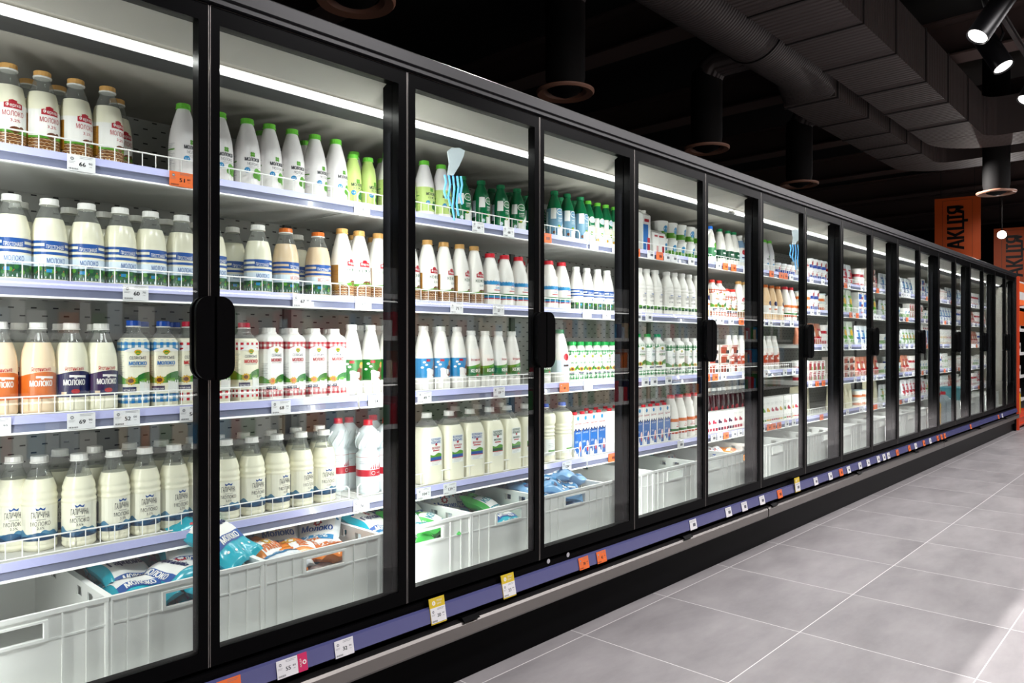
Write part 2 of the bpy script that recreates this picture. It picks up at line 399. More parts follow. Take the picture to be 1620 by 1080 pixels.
def a_sel(c, pc, word='МОЛОКО', square=False, flower=YEL, big=True, rows=4, cc=.0075):
    def f(A, h, R):
        W = .12 if not square else .14
        t = h * (.78 if not square else .96)
        A.gingham(-W, W, t - rows * cc, rows, cc, c, pc, 1, WHITE)
        A.gingham(-W, W, h * .06, 3, cc, c, pc, 1, WHITE)
        A.strip(-.03, .03, lambda u: t - rows * cc - .002, lambda u: t - rows * cc + .009 * (1 - (u / .03) ** 2), WHITE, 3)
        A.disc(0, t - rows * cc - .003, .009, YEL, 4, 14, .006); A.disc(.0, t - rows * cc - .006, .006, LEAF, 4)
        y = t - rows * cc
        A.text('СЕЛЯНСЬКЕ', 0, y - .019, .038, .0085, NAVY, 4); A.text(word, 0, y - .034, .040, .0105, c, 4, off=.02)
        A.text('ультрапастеризоване', 0, y - .043, .036, .0035, NAVY, 4, off=0)
        A.strip(-W, W, lambda u: h * .28, lambda u: h * .36 + .007 * sin(u * 90), LEAF, 2, 50)
        A.strip(-.0, W, lambda u: h * .28, lambda u: h * .37 + .010 * sin(u * 60), GREEN, 3, 30)
        A.disc(-.016, h * .315, .0125, flower, 5, petals=11); A.disc(-.016, h * .315, .006, ORANGE if flower != YEL else BROWN, 6)
        A.lines(-.05, -.03, h * .60, 12, .005, GREYINK, layer=4)
        A.rect(.004, .034, h * .16, h * .31, ink(226, 230, 226), 4); A.disc(.019, h * .315, .016, LEAF, 5, 12, .005)
        A.rect(-.034, -.004, h * .185, h * .245, NAVY, 6); A.text('чистий смак', -.019, h * .215, .026, .006, WHITE, 7)
    return f
def a_gal(A, h, R):
    bl = ink(38, 104, 150); lb = ink(110, 170, 206); dk = ink(20, 66, 104)
    A.strip(-.125, .125, lambda u: h * .12, lambda u: h * .20 + .005 * sin(u * 95) + .003 * sin(u * 240), lb, 1, 60)
    A.strip(-.125, .125, lambda u: h * .12, lambda u: h * .18 + .005 * sin(u * 80 + 2), bl, 2, 60)
    A.strip(-.125, .125, lambda u: h * .115, lambda u: h * .145 + .004 * sin(u * 130), dk, 3, 60)
    A.poly([(-.009, h * .435), (.009, h * .435), (.011, h * .465), (.005, h * .45), (0, h * .47), (-.005, h * .45), (-.011, h * .465)], [(0, 1, 3), (1, 2, 3), (0, 3, 5), (3, 4, 5), (0, 5, 6)], BLUE, 3)
    A.text('ГАЛИЧИНА', 0, h * .385, .040, .016, DARK, 3, arc=.10); A.text('МОЛОКО', 0, h * .295, .044, .0105, DARK, 3, off=0); A.text('2,5%', 0, h * .245, .016, .007, DARK, 3, off=0)
    A.text('карпатське', 0, h * .335, .022, .004, GREYINK, 3, off=0)
    A.rect(-.082, -.066, h * .22, h * .44, GREYINK, 2); A.rect(.052, .054, h * .2, h * .44, GREYINK, 2)
    A.lines(.060, .088, h * .36, 7, .006, BLUE)
def a_galk(A, h, R):
    A.strip(-.125, .125, lambda u: h * .12, lambda u: h * .19 + .005 * sin(u * 95), LEAF, 1, 60)
    A.strip(-.125, .125, lambda u: h * .11, lambda u: h * .15 + .005 * sin(u * 80 + 2), DGREEN, 2, 60)
    A.text('ГАЛИЧИНА', 0, h * .385, .040, .016, DARK, 3, arc=.10); A.text('КЕФІР', 0, h * .295, .034, .0095, DARK, 3, off=0)
    A.poly([(-.009, h * .435), (.009, h * .435), (.011, h * .465), (0, h * .445), (-.011, h * .465)], [(0, 1, 3), (1, 2, 3), (0, 3, 4)], BLUE, 3)
def a_mol(word, lime):
    def f(A, h, R):
        if lime: A.rect(-.12, .12, h * .10, h * .52, LIME, 1)
        A.text('МОЛОКІЯ', .004, h * .40, .046, .011, DARK, 3, off=.02); A.text(word, .006, h * .335, .036, .009, DARK, 3, off=0)
        for a in range(4): A.disc(.004 + .0045 * cos(a * pi / 2 + .78), h * .47 + .0045 * sin(a * pi / 2 + .78), .0040, LEAF, 3, 8)
        for a in range(4): A.disc(.022 + .010 * cos(a * pi / 2 + .5), h * .20 + .010 * sin(a * pi / 2 + .5), .0095, LEAF if not lime else GREEN, 4, 10)
        A.disc(-.012, h * .245, .0085, SKY, 3); A.text('2,5', -.012, h * .245, .010, .005, WHITE, 4)
        A.lines(-.008, .03, h * .295, 2, .004, GREYINK)
        A.lines(-.075, -.045, h * .44, 13, .0048, GREYINK); A.rect(-.075, -.045, h * .355, h * .37, LEAF, 3)
        A.lines(.06, .09, h * .44, 13, .0048, GREYINK)
    return f
def a_activ(blu, prnt):
    def f(A, h, R):
        A.disc(.0, h * .55, .019, WHITE, 3, 16, .015); A.disc(0, h * .55, .016, blu, 4, 16, .012)
        A.text('Активіа', 0, h * .55, .026, .007, WHITE, 5)
        A.rect(-.045, -.02, h * .40, h * .62, WHITE, 2)
        A.strip(-.04, .04, lambda u: h * .1, lambda u: h * (.28 + .1 * sin(u * 60)), blu, 2, 24)
        A.strip(-.015, .05, lambda u: h * .06, lambda u: h * .2 + 1.2 * max(u, 0), WHITE, 3, 14)
        A.disc(-.005, h * .24, .008, LEAF, 5); A.disc(-.004, h * .24, .004, YEL, 6)
        A.text('живий', 0, h * .42, .026, .006, WHITE, 4); A.lines(-.012, .016, h * .38, 3, .004, WHITE)
        A.disc(.024, h * .14, .009, prnt, 5); A.disc(-.028, h * .12, .007, prnt, 5)
        A.rect(-.11, -.06, h * .2, h * .55, PALE, 2); A.lines(-.1, -.065, h * .52, 10, .005, GREYINK, layer=3)
    return f
def a_redjug(top, word='КЕФІР'):
    def f(A, h, R):
        A.strip(-.12, .12, lambda u: h * .40, lambda u: h * .47 + .002 * sin(u * 500), top, 1, 60)
        A.poly([(-.012, h * .375), (0, h * .42), (.012, h * .375)], [(0, 2, 1)], RED, 3)
        A.text(word, 0, h * .34, .026, .009, top if top != ORANGE else RED, 3); A.rect(-.02, .02, h * .29, h * .305, RED, 3)
        A.rect(-.12, .12, h * .19, h * .245, GREEN, 1); A.rect(-.12, .12, h * .15, h * .19, top, 1); A.rect(-.12, .12, h * .13, h * .15, RED, 1)
    return f
def a_cow(c):
    def f(A, h, R):
        A.rect(-.12, .12, h * .20, h * .50, c, 1)
        for u, v in ((-.03, .44), (-.022, .40), (-.038, .36), (.05, .45), (.058, .38)): A.disc(u, h * v, .006, WHITE, 3, 10, .004)
        A.disc(.016, h * .30, .014, BROWN, 3, 14, .022); A.disc(.022, h * .415, .0095, ink(236, 180, 130), 4); A.disc(.024, h * .445, .008, YEL, 5, 10, .005)
        A.strip(-.02, .014, lambda u: h * .2, lambda u: h * .33 - .2 * u, WHITE, 2); A.disc(-.012, h * .32, .010, WHITE, 4, 12, .007)
        A.rect(-.022, -.006, h * .45, h * .485, RED, 3)
        A.rect(.055, .075, h * .26, h * .32, WHITE, 3); A.lines(.052, .08, h * .45, 7, .005, LIME if c is GREEN else WHITE, layer=3)
    return f
def a_kefg(A, h, R):
    A.strip(-.12, .12, lambda u: h * .18, lambda u: h * .43 + .012 * sin(u * 25 - .6), LEAF, 1, 50)
    A.strip(-.12, .12, lambda u: h * .18, lambda u: h * .38 + .010 * sin(u * 25 - .6), GREEN, 2, 50)
    A.text('Яготинський', 0, h * .495, .046, .010, RED, 3, .05); A.text('КЕФІР', 0, h * .30, .046, .015, WHITE, 4, off=.02)
    A.disc(.005, h * .215, .006, RED, 4)
def a_bilo(c, word):
    def f(A, h, R):
        A.rect(-.026, .026, h * .26, h * .66, ink(236, 238, 232), 1)
        A.text('БІЛОЦЕР', 0, h * .63, .044, .010, c, 3, off=.02); A.text('КІВСЬКЕ', 0, h * .59, .044, .010, c, 3, off=.02)
        A.disc(0, h * .56, .006, RED, 3, 6); A.text(word, 0, h * .51, .038, .0085, c if word == 'МОЛОКО' else RED, 3, off=.02); A.rect(-.016, .016, h * .465, h * .48, RED, 3)
        A.strip(-.026, .026, lambda u: h * .38, lambda u: h * .42 + .004 * sin(u * 130), LEAF, 2); A.rect(-.026, .026, h * .335, h * .38, c, 2)
        A.rect(-.026, .026, h * .325, h * .337, RED, 3); A.lines(-.02, .02, h * .31, 3, .005, GREYINK)
    return f
def a_water(A, h, R):
    A.rect(-.13, .13, h * .245, h * .335, RED, 1); A.rect(-.13, .13, h * .50, h * .505, RED, 1)
    for i in range(7): A.poly([(-.012 + i * .008, h * .345), (-.006 + i * .008, h * .345), (-.004 + i * .008, h * (.40 + .02 * (i % 3)))], [(0, 1, 2)], RED, 2)
    A.disc(.0, h * .29, .007, WHITE, 3, 10); A.disc(0, h * .29, .0055, RED, 4, 10); A.text('молоко', .022, h * .29, .016, .004, WHITE, 3)
    A.lines(-.05, -.022, h * .44, 2, .006, DARK)
def a_zar(A, h, W):
    sb = ink(30, 112, 196)
    A.rect(-W / 2, W / 2, 0, h * .52, sb, 1)
    A.strip(-W / 2, W / 2, lambda u: h * .52, lambda u: h * (.62 + .03 * sin(u * 260)), sb, 1, 16); A.strip(-W / 2, W / 2, lambda u: h * .60, lambda u: h * (.66 + .03 * sin(u * 260)), NAVY, 2, 16)
    A.strip(-W / 2, W / 2, lambda u: h * .555, lambda u: h * (.615 + .03 * sin(u * 260)), sb, 3, 16)
    A.disc(0, h * .92, .011, SKY, 3, 6); A.text('Зарічне', 0, h * .79, W * .86, .012, RED, 3, .05); A.text('МОЛОКО', 0, h * .57, W * .6, .006, WHITE, 5)
    A.text('2,5%', -.012, h * .36, .022, .010, WHITE, 4, off=0)
    A.disc(.016, h * .24, .0095, ink(250, 214, 206), 4, 14, .024); A.disc(.016, h * .18, .006, RED, 5, 12, .015)
    A.strip(-W / 2, 0, lambda u: 0, lambda u: h * (.12 + .05 * sin(u * 200)), WHITE, 4, 10)
    A.rect(W / 2 + .004, W / 2 + W * .9, h * .06, h * .6, ink(150, 176, 214), 1); A.lines(W / 2 + .01, W * 1.2, h * .5, 10, .009, WHITE)
def a_plainband(c1, c2, c3=None):
    def f(A, h, R):
        A.rect(-.1, .1, h * .18, h * .42, c1, 1); A.disc(0, h * .48, min(.016, R * .7), c2, 3); A.rect(-.016, .016, h * .30, h * .34, c3 or WHITE, 2)
        A.lines(-.014, .014, h * .27, 3, .006, c3 or WHITE)
    return f
def a_cart(c1, c2):
    def f(A, h, W):
        A.rect(-W * .42, W * .2, h * .05, h * .75, c1, 1); A.rect(W * .1, W * .42, h * .05, h * .4, c2, 2); A.rect(-W * .3, W * .3, h * .82, h * .9, RED, 2)
    return f

bottle('A', 'milk_bottle', 'clear milk bottle with tan cap', 'bottle', .213, .0385, 'wide', CREAM, .74, TAN and mat('tan_cap', (214, 164, 96), .4), art=a_ferma('МОЛОКО', '3,2%', RED), sleeve=[(.04, .52, WHITE)])
bottle('F', 'milk_bottle', 'white milk bottle with green cap', 'bottle', .215, .0395, 'cone', mat('white_milk_plastic', (236, 232, 232), .25), None, mat('green_cap', (104, 190, 60), .35), art=a_mol('МОЛОКО', False))
bottle('F2', 'kefir_bottle', 'white kefir bottle with lime sleeve', 'bottle', .213, .0395, 'cone', MATS['white_milk_plastic'], None, MATS['green_cap'], art=a_mol('КЕФІР', True))
bottle('G', 'drinking_yogurt_bottle', 'slim lime-green yogurt bottle', 'bottle', .178, .029, 'slim', LIME, None, MATS['green_cap'], art=a_mol('КЕФІР', True))
bottle('H', 'yogurt_bottle', 'dark green yogurt bottle', 'bottle', .187, .0365, 'shoulder', mat('dark_green_plastic', (14, 104, 62), .22), None, mat('deep_green_cap', (18, 116, 70), .35), art=a_activ(ink(60, 150, 90), PALE))
bottle('I', 'yogurt_bottle', 'green and blue yogurt bottle', 'bottle', .215, .036, 'shoulder', MATS['dark_green_plastic'], None, MATS['deep_green_cap'], art=a_activ(ink(124, 186, 226), BROWN), sleeve=[(.05, .62, ink(150, 196, 222))])
bottle('I2', 'yogurt_bottle', 'yogurt bottle with light green cap', 'bottle', .205, .034, 'shoulder', MATS['dark_green_plastic'], None, MATS['green_cap'], art=a_activ(ink(196, 216, 236), YEL), sleeve=[(.05, .40, ink(226, 228, 196))])
bottle('B', 'milk_bottle', 'blue-striped milk bottle', 'bottle', .213, .0415, 'wide', CREAM, .76, WHITE, art=a_prosto('МОЛОКО'), sleeve=[(.04, .30, PALE)])
bottle('B2', 'milk_bottle', 'orange-capped blue-striped milk bottle', 'bottle', .213, .0415, 'wide', TAN, .76, ORANGE, art=a_prosto('МОЛОЧНЕ'), sleeve=[(.04, .30, PALE)])
bottle('J', 'kefir_bottle', 'white kefir bottle with tan cap', 'bottle', .236, .040, 'cone', mat('white_kefir_plastic', (235, 232, 226), .25), None, MATS['tan_cap'], art=a_ferma('КЕФІР', '2,5%', DGREEN))
bottle('K', 'kefir_jug', 'white kefir jug with red cap', 'jug', .215, .042, 'cone', MATS['white_kefir_plastic'], None, mat('red_cap', (206, 30, 48), .35), art=a_redjug(SKY), handle=True)
bottle('L', 'kefir_bottle', 'small blue-striped kefir bottle', 'bottle', .203, .035, 'cone', MATS['white_kefir_plastic'], None, WHITE, art=a_prosto('КЕФІР'))
bottle('EK', 'kefir_bottle', 'white kefir bottle with crown print', 'bottle', .236, .040, 'wave', MATS['white_kefir_plastic'], None, WHITE, art=a_galk)
bottle('C1', 'milk_bottle', 'milk bottle with orange label', 'bottle', .228, .0395, 'shoulder', mat('baked_milk', (242, 218, 186), .22), .78, WHITE, art=a_yagot(ORANGE, 'МОЛОКО'))
bottle('C2', 'milk_bottle', 'milk bottle with navy label', 'bottle', .228, .0395, 'shoulder', CREAM, .78, WHITE, art=a_yagot(NAVY, 'МОЛОКО', True))
PB = ink(150, 206, 238); PR = ink(244, 170, 172); PG = ink(160, 214, 170)
bottle('D1', 'milk_bottle', 'milk bottle with blue gingham', 'bottle', .238, .0355, 'square', CREAM, .80, BLUE and mat('blue_cap', (24, 84, 190), .35), sq=.45, art=a_sel(ink(28, 134, 214), PB))
bottle('D2', 'milk_bottle', 'milk bottle with red gingham', 'bottle', .238, .0355, 'square', CREAM, .80, mat('crimson_cap', (200, 22, 60), .35), sq=.45, art=a_sel(ink(222, 34, 52), WHITE))
carton('N', 'milk_carton', 'round-shouldered red gingham milk carton', 'carton', .224, .070, .070, WHITE, a_sel(ink(206, 30, 50), PR, square=True, flower=ink(246, 180, 30), rows=3), cap=WHITE, top='dome')
bottle('M1', 'milk_bottle', 'white milk bottle with green picture', 'bottle', .240, .0375, 'cone', MATS['white_kefir_plastic'], None, WHITE, art=a_cow(GREEN))
bottle('M2', 'milk_bottle', 'white milk bottle with blue picture', 'bottle', .240, .0375, 'cone', MATS['white_kefir_plastic'], None, WHITE, art=a_cow(SKY))
bottle('MK', 'kefir_bottle', 'kefir bottle with green wave', 'bottle', .226, .0375, 'cone', MATS['white_kefir_plastic'], None, WHITE, art=a_kefg)
bottle('BK', 'kefir_bottle', 'tall kefir bottle with green cap', 'bottle', .238, .044, 'cone', MATS['white_kefir_plastic'], None, MATS['deep_green_cap'], art=a_plainband(PALE, RED, DARK))
bottle('S', 'kefir_bottle', 'small green gingham kefir bottle', 'bottle', .183, .031, 'slim', WHITE, None, mat('mid_green_cap', (20, 150, 66), .35), art=a_sel(ink(24, 150, 72), PG, 'КЕФІР', rows=3), cap_h=.07, cap_r=.0215)
bottle('S5', 'kefir_bottle', 'large green gingham kefir bottle', 'bottle', .225, .036, 'square', WHITE, None, MATS['mid_green_cap'], sq=.4, art=a_sel(ink(24, 150, 72), PG, 'КЕФІР', rows=3))
carton('GC', 'kefir_carton', 'green gingham kefir carton', 'carton', .205, .066, .066, WHITE, a_sel(ink(16, 120, 62), PG, 'КЕФІР', square=True, rows=4), cap=WHITE, top='dome')
bottle('E', 'milk_bottle', 'wavy milk bottle with mountain print', 'bottle', .236, .0395, 'wave', CREAM, .76, WHITE, art=a_gal, sleeve=[(.11, .48, ink(238, 236, 218))])
bottle('W', 'water_bottle', 'white bulging bottle with red band', 'bottle', .256, .041, 'bulge', mat('whitish_bottle', (222, 232, 236), .18), None, MATS['red_cap'], art=a_water)
bottle('P1', 'milk_jug', 'large cream jug with blue label', 'jug', .262, .050, 'jug', CREAM, .80, WHITE, sq=.5, art=a_bilo(BLUE, 'ВЕРШКИ'), handle=False)
bottle('P2', 'milk_jug', 'large cream jug with green label', 'jug', .262, .050, 'jug', CREAM, .80, WHITE, sq=.5, art=a_bilo(DGREEN, 'МОЛОКО'))
bottle('Q', 'milk_bottle', 'ribbed milk bottle with blue cap', 'bottle', .255, .046, 'ribbed', CREAM, .84, MATS['blue_cap'], art=lambda A, h, R: (A.rect(-.05, .05, h * .12, h * .40, ink(240, 242, 238), 1), A.disc(.02, h * .36, .006, LEAF, 3), A.rect(-.03, .012, h * .17, h * .21, LEAF, 3), A.disc(.026, h * .2, .012, SKY, 3, 6), A.lines(-.03, .02, h * .32, 3, .007, GREYINK)))
carton('R', 'milk_carton', 'blue and white milk carton', 'carton', .192, .062, .060, WHITE, a_zar, cap=MATS['red_cap'])
bottle('RJ', 'kefir_jug', 'white jug with orange band', 'jug', .240, .044, 'cone', MATS['white_kefir_plastic'], None, MATS['red_cap'], art=a_redjug(ORANGE, 'МОЛОКО'), handle=True)
bottle('V', 'compote_bottle', 'dark compote bottle', 'bottle', .245, .033, 'slim', mat('dark_compote', (54, 8, 20), .08), .82, WHITE, art=a_plainband(WHITE, RED, DARK))
bottle('V2', 'compote_bottle', 'amber compote bottle', 'bottle', .245, .033, 'slim', mat('amber_compote', (150, 84, 20), .08), .82, WHITE, art=a_plainband(WHITE, ORANGE, DARK))
for key, c, d in (('T1', ink(196, 22, 70), 'raspberry'), ('T2', YEL, 'banana'), ('T3', LEAF, 'apple')):
    carton(key, 'yogurt_pack', 'white yogurt pack with %s picture' % d, 'carton', .165, .058, .05, WHITE, (lambda c: lambda A, h, W: (A.disc(-.004, h * .5, .012, c, 3, 12, .014), A.disc(.012, h * .46, .009, c, 4), A.lines(-.02, .02, h * .78, 3, .006, DARK), A.rect(-W / 2, W / 2, h * .06, h * .12, c, 2)))(c))
for key, c, d in (('T4', ink(196, 22, 70), 'raspberry'), ('T5', ink(60, 20, 60), 'blackberry')):
    carton(key, 'yogurt_pack', 'short white pack with %s picture' % d, 'carton', .118, .058, .05, WHITE, (lambda c: lambda A, h, W: (A.disc(-.004, h * .5, .010, c, 3, 12, .013), A.disc(.012, h * .46, .008, c, 4), A.lines(-.02, .02, h * .82, 2, .006, DARK), A.rect(-W / 2, W / 2, h * .06, h * .2, c, 2)))(c))
bottle('O', 'milk_bottle', 'white bottle with rust-orange label', 'bottle', .226, .036, 'cone', MATS['white_kefir_plastic'], None, WHITE, art=a_yagot(ink(204, 84, 40), 'РЯЖАНКА', script=RED))
bottle('Z', 'milk_bottle', 'tall corn-gingham bottle', 'bottle', .225, .036, 'square', WHITE, None, mat('scarlet_cap', (226, 56, 44), .35), sq=.4, art=a_sel(ink(216, 116, 60), PR, 'РЯЖАНКА', rows=4))
bottle('Z2', 'milk_bottle', 'short corn-gingham bottle', 'bottle', .180, .032, 'slim', WHITE, None, MATS['scarlet_cap'], art=a_sel(ink(216, 116, 60), PR, 'РЯЖАНКА', rows=4), cap_r=.021)
bottle('OC', 'milk_bottle', 'tan bottle with orange cap', 'bottle', .236, .040, 'cone', mat('ryazhanka', (236, 202, 160), .25), None, ORANGE, art=a_plainband(WHITE, NAVY, ORANGE))
bottle('BL', 'milk_bottle', 'white bottle with blue cap', 'bottle', .220, .040, 'cone', MATS['white_kefir_plastic'], None, mat('azure_cap', (30, 110, 210), .35), art=a_plainband(ink(60, 140, 90), LEAF, WHITE))
bottle('GL', 'milk_bottle', 'white bottle with teal cap', 'bottle', .218, .038, 'cone', MATS['white_kefir_plastic'], None, MATS['deep_green_cap'], art=a_plainband(DGREEN, WHITE, WHITE))
bottle('PL', 'milk_bottle', 'white bottle with script print', 'bottle', .205, .034, 'cone', MATS['white_kefir_plastic'], None, WHITE, art=a_plainband(PALE, RED, NAVY), sleeve=[(.62, .84, ink(170, 204, 236))])
carton('X1', 'milk_carton', 'tall blue gable-top carton', 'carton', .222, .07, .07, WHITE, a_cart(ink(40, 128, 214), RED), cap=WHITE, top='gable')
carton('X2', 'cream_carton', 'small white and red gable-top carton', 'carton', .13, .058, .058, WHITE, a_cart(ink(236, 236, 232), RED), top='gable')
carton('X3', 'curd_box', 'small white curd box', 'box', .072, .075, .06, WHITE, a_cart(ink(200, 40, 60), LEAF))
carton('X4', 'curd_box', 'flat blue and white curd box', 'box', .06, .11, .07, WHITE, a_cart(ink(50, 110, 200), RED))
carton('X5', 'butter_box', 'flat rust-coloured dessert box', 'box', .055, .12, .08, ink(206, 196, 186), a_cart(ink(170, 70, 40), DARK))
def tub(key, name, desc, h, r, body, lid, art):
    root = empty(name); mb = MB(); mb.lathe([(r * .8, 0), (r * .82, .002), (r * .97, h - .006)], 28, body); mb.build('tub_body', root, True)
    lb = MB(); lb.lathe([(r, h - .009), (r * 1.02, h - .006), (r * 1.02, h - .001), (r * .99, h), (r * .9, h - .002)], 28, lid); lb.build('lid', root, True)
    A = Art(); art(A, h, r); ab = MB(); A.put(ab, lambda u, v, e: ((r * (.82 + .15 * v / h) + e) * sin(u / r), -(r * (.82 + .15 * v / h) + e) * cos(u / r), v)); ab.build('label', root)
    KINDS[key] = dict(root=root, desc=desc, cat='tub', r=r, h=h, used=False)
def a_tub(c1, c2): return lambda A, h, r: (A.rect(-.1, .1, h * .12, h * .42, c1, 1), A.disc(0, h * .55, h * .2, c2, 3), A.lines(-.02, .02, h * .34, 2, .006, WHITE, layer=3))
tub('U1', 'sour_cream_tub', 'white sour cream tub with green band', .095, .046, WHITE, WHITE, a_tub(LEAF, SKY))
tub('U2', 'yogurt_tub', 'white yogurt tub with blue band', .075, .040, WHITE, ink(236, 238, 244), a_tub(ink(50, 90, 190), RED))
tub('U3', 'yogurt_tub', 'white yogurt tub with red band', .075, .040, WHITE, WHITE, a_tub(RED, PALE))
tub('U4', 'cheese_tub', 'clear-lidded cheese tub', .065, .05, ink(230, 226, 214), ink(200, 214, 220), a_tub(ORANGE, WHITE))
# soft bags
def pillow(key, name, desc, L, W, T, base, art, seed=0, stand=False):
    rnd = random.Random(seed); nu, nv = 18, 24; root = empty(name)
    ph = [rnd.uniform(0, 6.28) for _ in range(6)]
    def sh(u, v, top):
        a, b = u / (W / 2), v / (L / 2); e = max(0, 1 - abs(a) ** 3.) * max(0, 1 - abs(b) ** 4)
        z = T / 2 * sqrt(e) if e > 0 else 0
        z *= 1 + .13 * sin(4 * a + ph[0] + 3 * b) * sin(3 * b + ph[1]) + .07 * sin(13 * a + ph[2] - 6 * b) * abs(b)
        wv = .006 * sin(5 * b + ph[3]) + .008 * sin(6 * a + ph[4]) * (abs(b) ** 2)
        pin = 1 - .10 * (1 - b * b)
        return (u * pin, v, T * .5 + wv + (z if top else -z))
    mb = MB()
    for top in (1, 0):
        vs = [sh(W * (i / nu - .5), L * (j / nv - .5), top) for j in range(nv + 1) for i in range(nu + 1)]
        fs = [(j * (nu + 1) + i, j * (nu + 1) + i + 1, (j + 1) * (nu + 1) + i + 1, (j + 1) * (nu + 1) + i) for j in range(nv) for i in range(nu)]
        if not top: fs = [f[::-1] for f in fs]
        mb.add(vs, fs, base)
    A = Art(); A.step = .012; art(A, L, W)
    A.put(mb, lambda u, v, e: (lambda p: (p[0], p[1], p[2] + e * 2.4 + .0004))(sh(u, v, 1)))
    A2 = MB()
    me = mb.mesh(name, False); me.polygons.foreach_set('use_smooth', [True] * len(me.polygons))
    root2 = link(name, me); bpy.data.objects.remove(root)
    KINDS[key] = dict(root=root2, desc=desc, cat='bag', r=W / 2, h=T, used=False, bag=True)
def split_strip(A, u0, u1, v0, v1, m, layer=1):
    n = max(1, int((v1 - v0) / .012))
    for j in range(n): A.rect(u0, u1, v0 + (v1 - v0) * j / n, v0 + (v1 - v0) * (j + 1) / n, m, layer)
def a_bag(word, word2, c1, c2, fl=RED, cw=None):
    def f(A, L, W):
        split_strip(A, -W * .40, W * .40, -L * .10, L * .26, WHITE, 1)
        A.text(word, 0, L * .08, W * .72, .030, cw or NAVY, 4, off=.02); 
        split_strip(A, -W * .40, W * .40, -L * .22, -L * .10, c2, 2); A.text(word2, 0, -L * .16, W * .55, .020, WHITE, 5, off=.02)
        A.disc(0, L * .20, .018, fl, 4, petals=8); A.disc(0, L * .20, .008, WHITE, 5)
        for i in range(7): A.disc(-W * .36 + i * .02, L * (.26 + .03 * (i % 2)), .005, fl if i % 2 else c2, 3, 6)
        for i in range(6): A.disc(-W * .3 + i * .022, -L * (.3 + .04 * (i % 3)), .004, WHITE, 3, 6)
    return f
FT = mat('teal_film', (16, 168, 190), .18, coat=.4); FO = mat('orange_film', (240, 140, 50), .2, coat=.4)
FW = mat('white_film', (226, 232, 236), .2, coat=.4); FB = mat('blue_film', (120, 170, 214), .2, coat=.4); FG = mat('green_film', (60, 176, 70), .2, coat=.4)
pillow('b1', 'milk_bag', 'teal milk bag with white panel', .235, .15, .06, FT, a_bag('Гармонія', 'МОЛОКО', TEAL, BLUE), 1)
pillow('b2', 'milk_bag', 'orange and white milk bag', .21, .14, .055, FO, a_bag('РЯЖАНКА', '2,5%', ORANGE, ORANGE, YEL, ORANGE), 2)
pillow('b3', 'milk_bag', 'white milk bag with blue print', .22, .15, .055, FW, a_bag('Молоко', '2,5%', BLUE, SKY, ink(200, 60, 70), BLUE), 3)
pillow('b4', 'kefir_bag', 'teal and green kefir bag', .22, .14, .055, FG, a_bag('КЕФІР', 'Гармонія', FG, TEAL, LEAF, TEAL), 4)
pillow('b5', 'milk_bag', 'crumpled pale blue film bag', .20, .15, .06, FB, a_bag('МЕГА', '', BLUE, FB, WHITE, NAVY) if False else (lambda A, L, W: [A.disc(random.uniform(-W * .36, W * .36), random.uniform(-L * .4, L * .4), random.uniform(.006, .014), random.choice([WHITE, SKY, PALE, NAVY]), 3, 7) for _ in range(46)]), 5)
# standing packs for the far shelves
def pouch(key, name, desc, h, wd, base, c1, c2, seed):
    rnd = random.Random(seed); mb = MB(); rows = 10
    vs = []
    n = 20
    for j in range(rows + 1):
        z = h * j / rows; a = wd / 2 * (1 + .04 * sin(j)); b = .026 * (1 - (j / rows) ** 2.2) + .001
        for i in range(n):
            t = 2 * pi * i / n; vs.append((a * (abs(cos(t)) ** .7) * (1 if cos(t) > 0 else -1), -b * sin(t) * (1 + .12 * sin(3 * t + j)), z))
    fs = [(j * n + i, j * n + i + n, j * n + (i + 1) % n + n, j * n + (i + 1) % n) for j in range(rows) for i in range(n)] + [tuple(range(n)), tuple(rows * n + i for i in range(n - 1, -1, -1))]
    mb.add(vs, fs, base)
    A = Art(); A.rect(-wd * .42, wd * .42, h * .12, h * .40, c1, 1); A.disc(0, h * .52, wd * .2, c2, 3); A.rect(-wd * .3, wd * .3, h * .68, h * .76, c1, 2)
    A.put(mb, lambda u, v, e: (u, -(.030 * (1 - (v / h) ** 2.2) * max(.15, 1 - (abs(u) / (wd / 2)) ** 2.5) + .002) - e, v))
    me = mb.mesh(name, True); o = link(name, me); KINDS[key] = dict(root=o, desc=desc, cat='bag', r=wd / 2, h=h, used=False)
pouch('g1', 'cheese_pouch', 'white and red pouch', .17, .11, FW, RED, RED, 1)
pouch('g2', 'cheese_pouch', 'white and blue pouch', .16, .11, FW, BLUE, SKY, 2)
pouch('g3', 'salad_bag', 'clear bag with green print', .19, .13, mat('milky_film', (206, 214, 204), .2, coat=.4), LEAF, YEL, 3)
pouch('g4', 'cheese_bag', 'cream bag of cheese', .20, .17, mat('cream_film', (214, 208, 178), .35), ink(204, 198, 170), ink(220, 214, 190), 4)
pouch('g5', 'snack_pouch', 'brown and red pouch', .16, .11, mat('brown_film', (176, 110, 84), .3), RED, WHITE, 5)
pouch('g6', 'snack_pouch', 'lime and white pouch', .15, .10, FW, LEAF, YEL, 6)

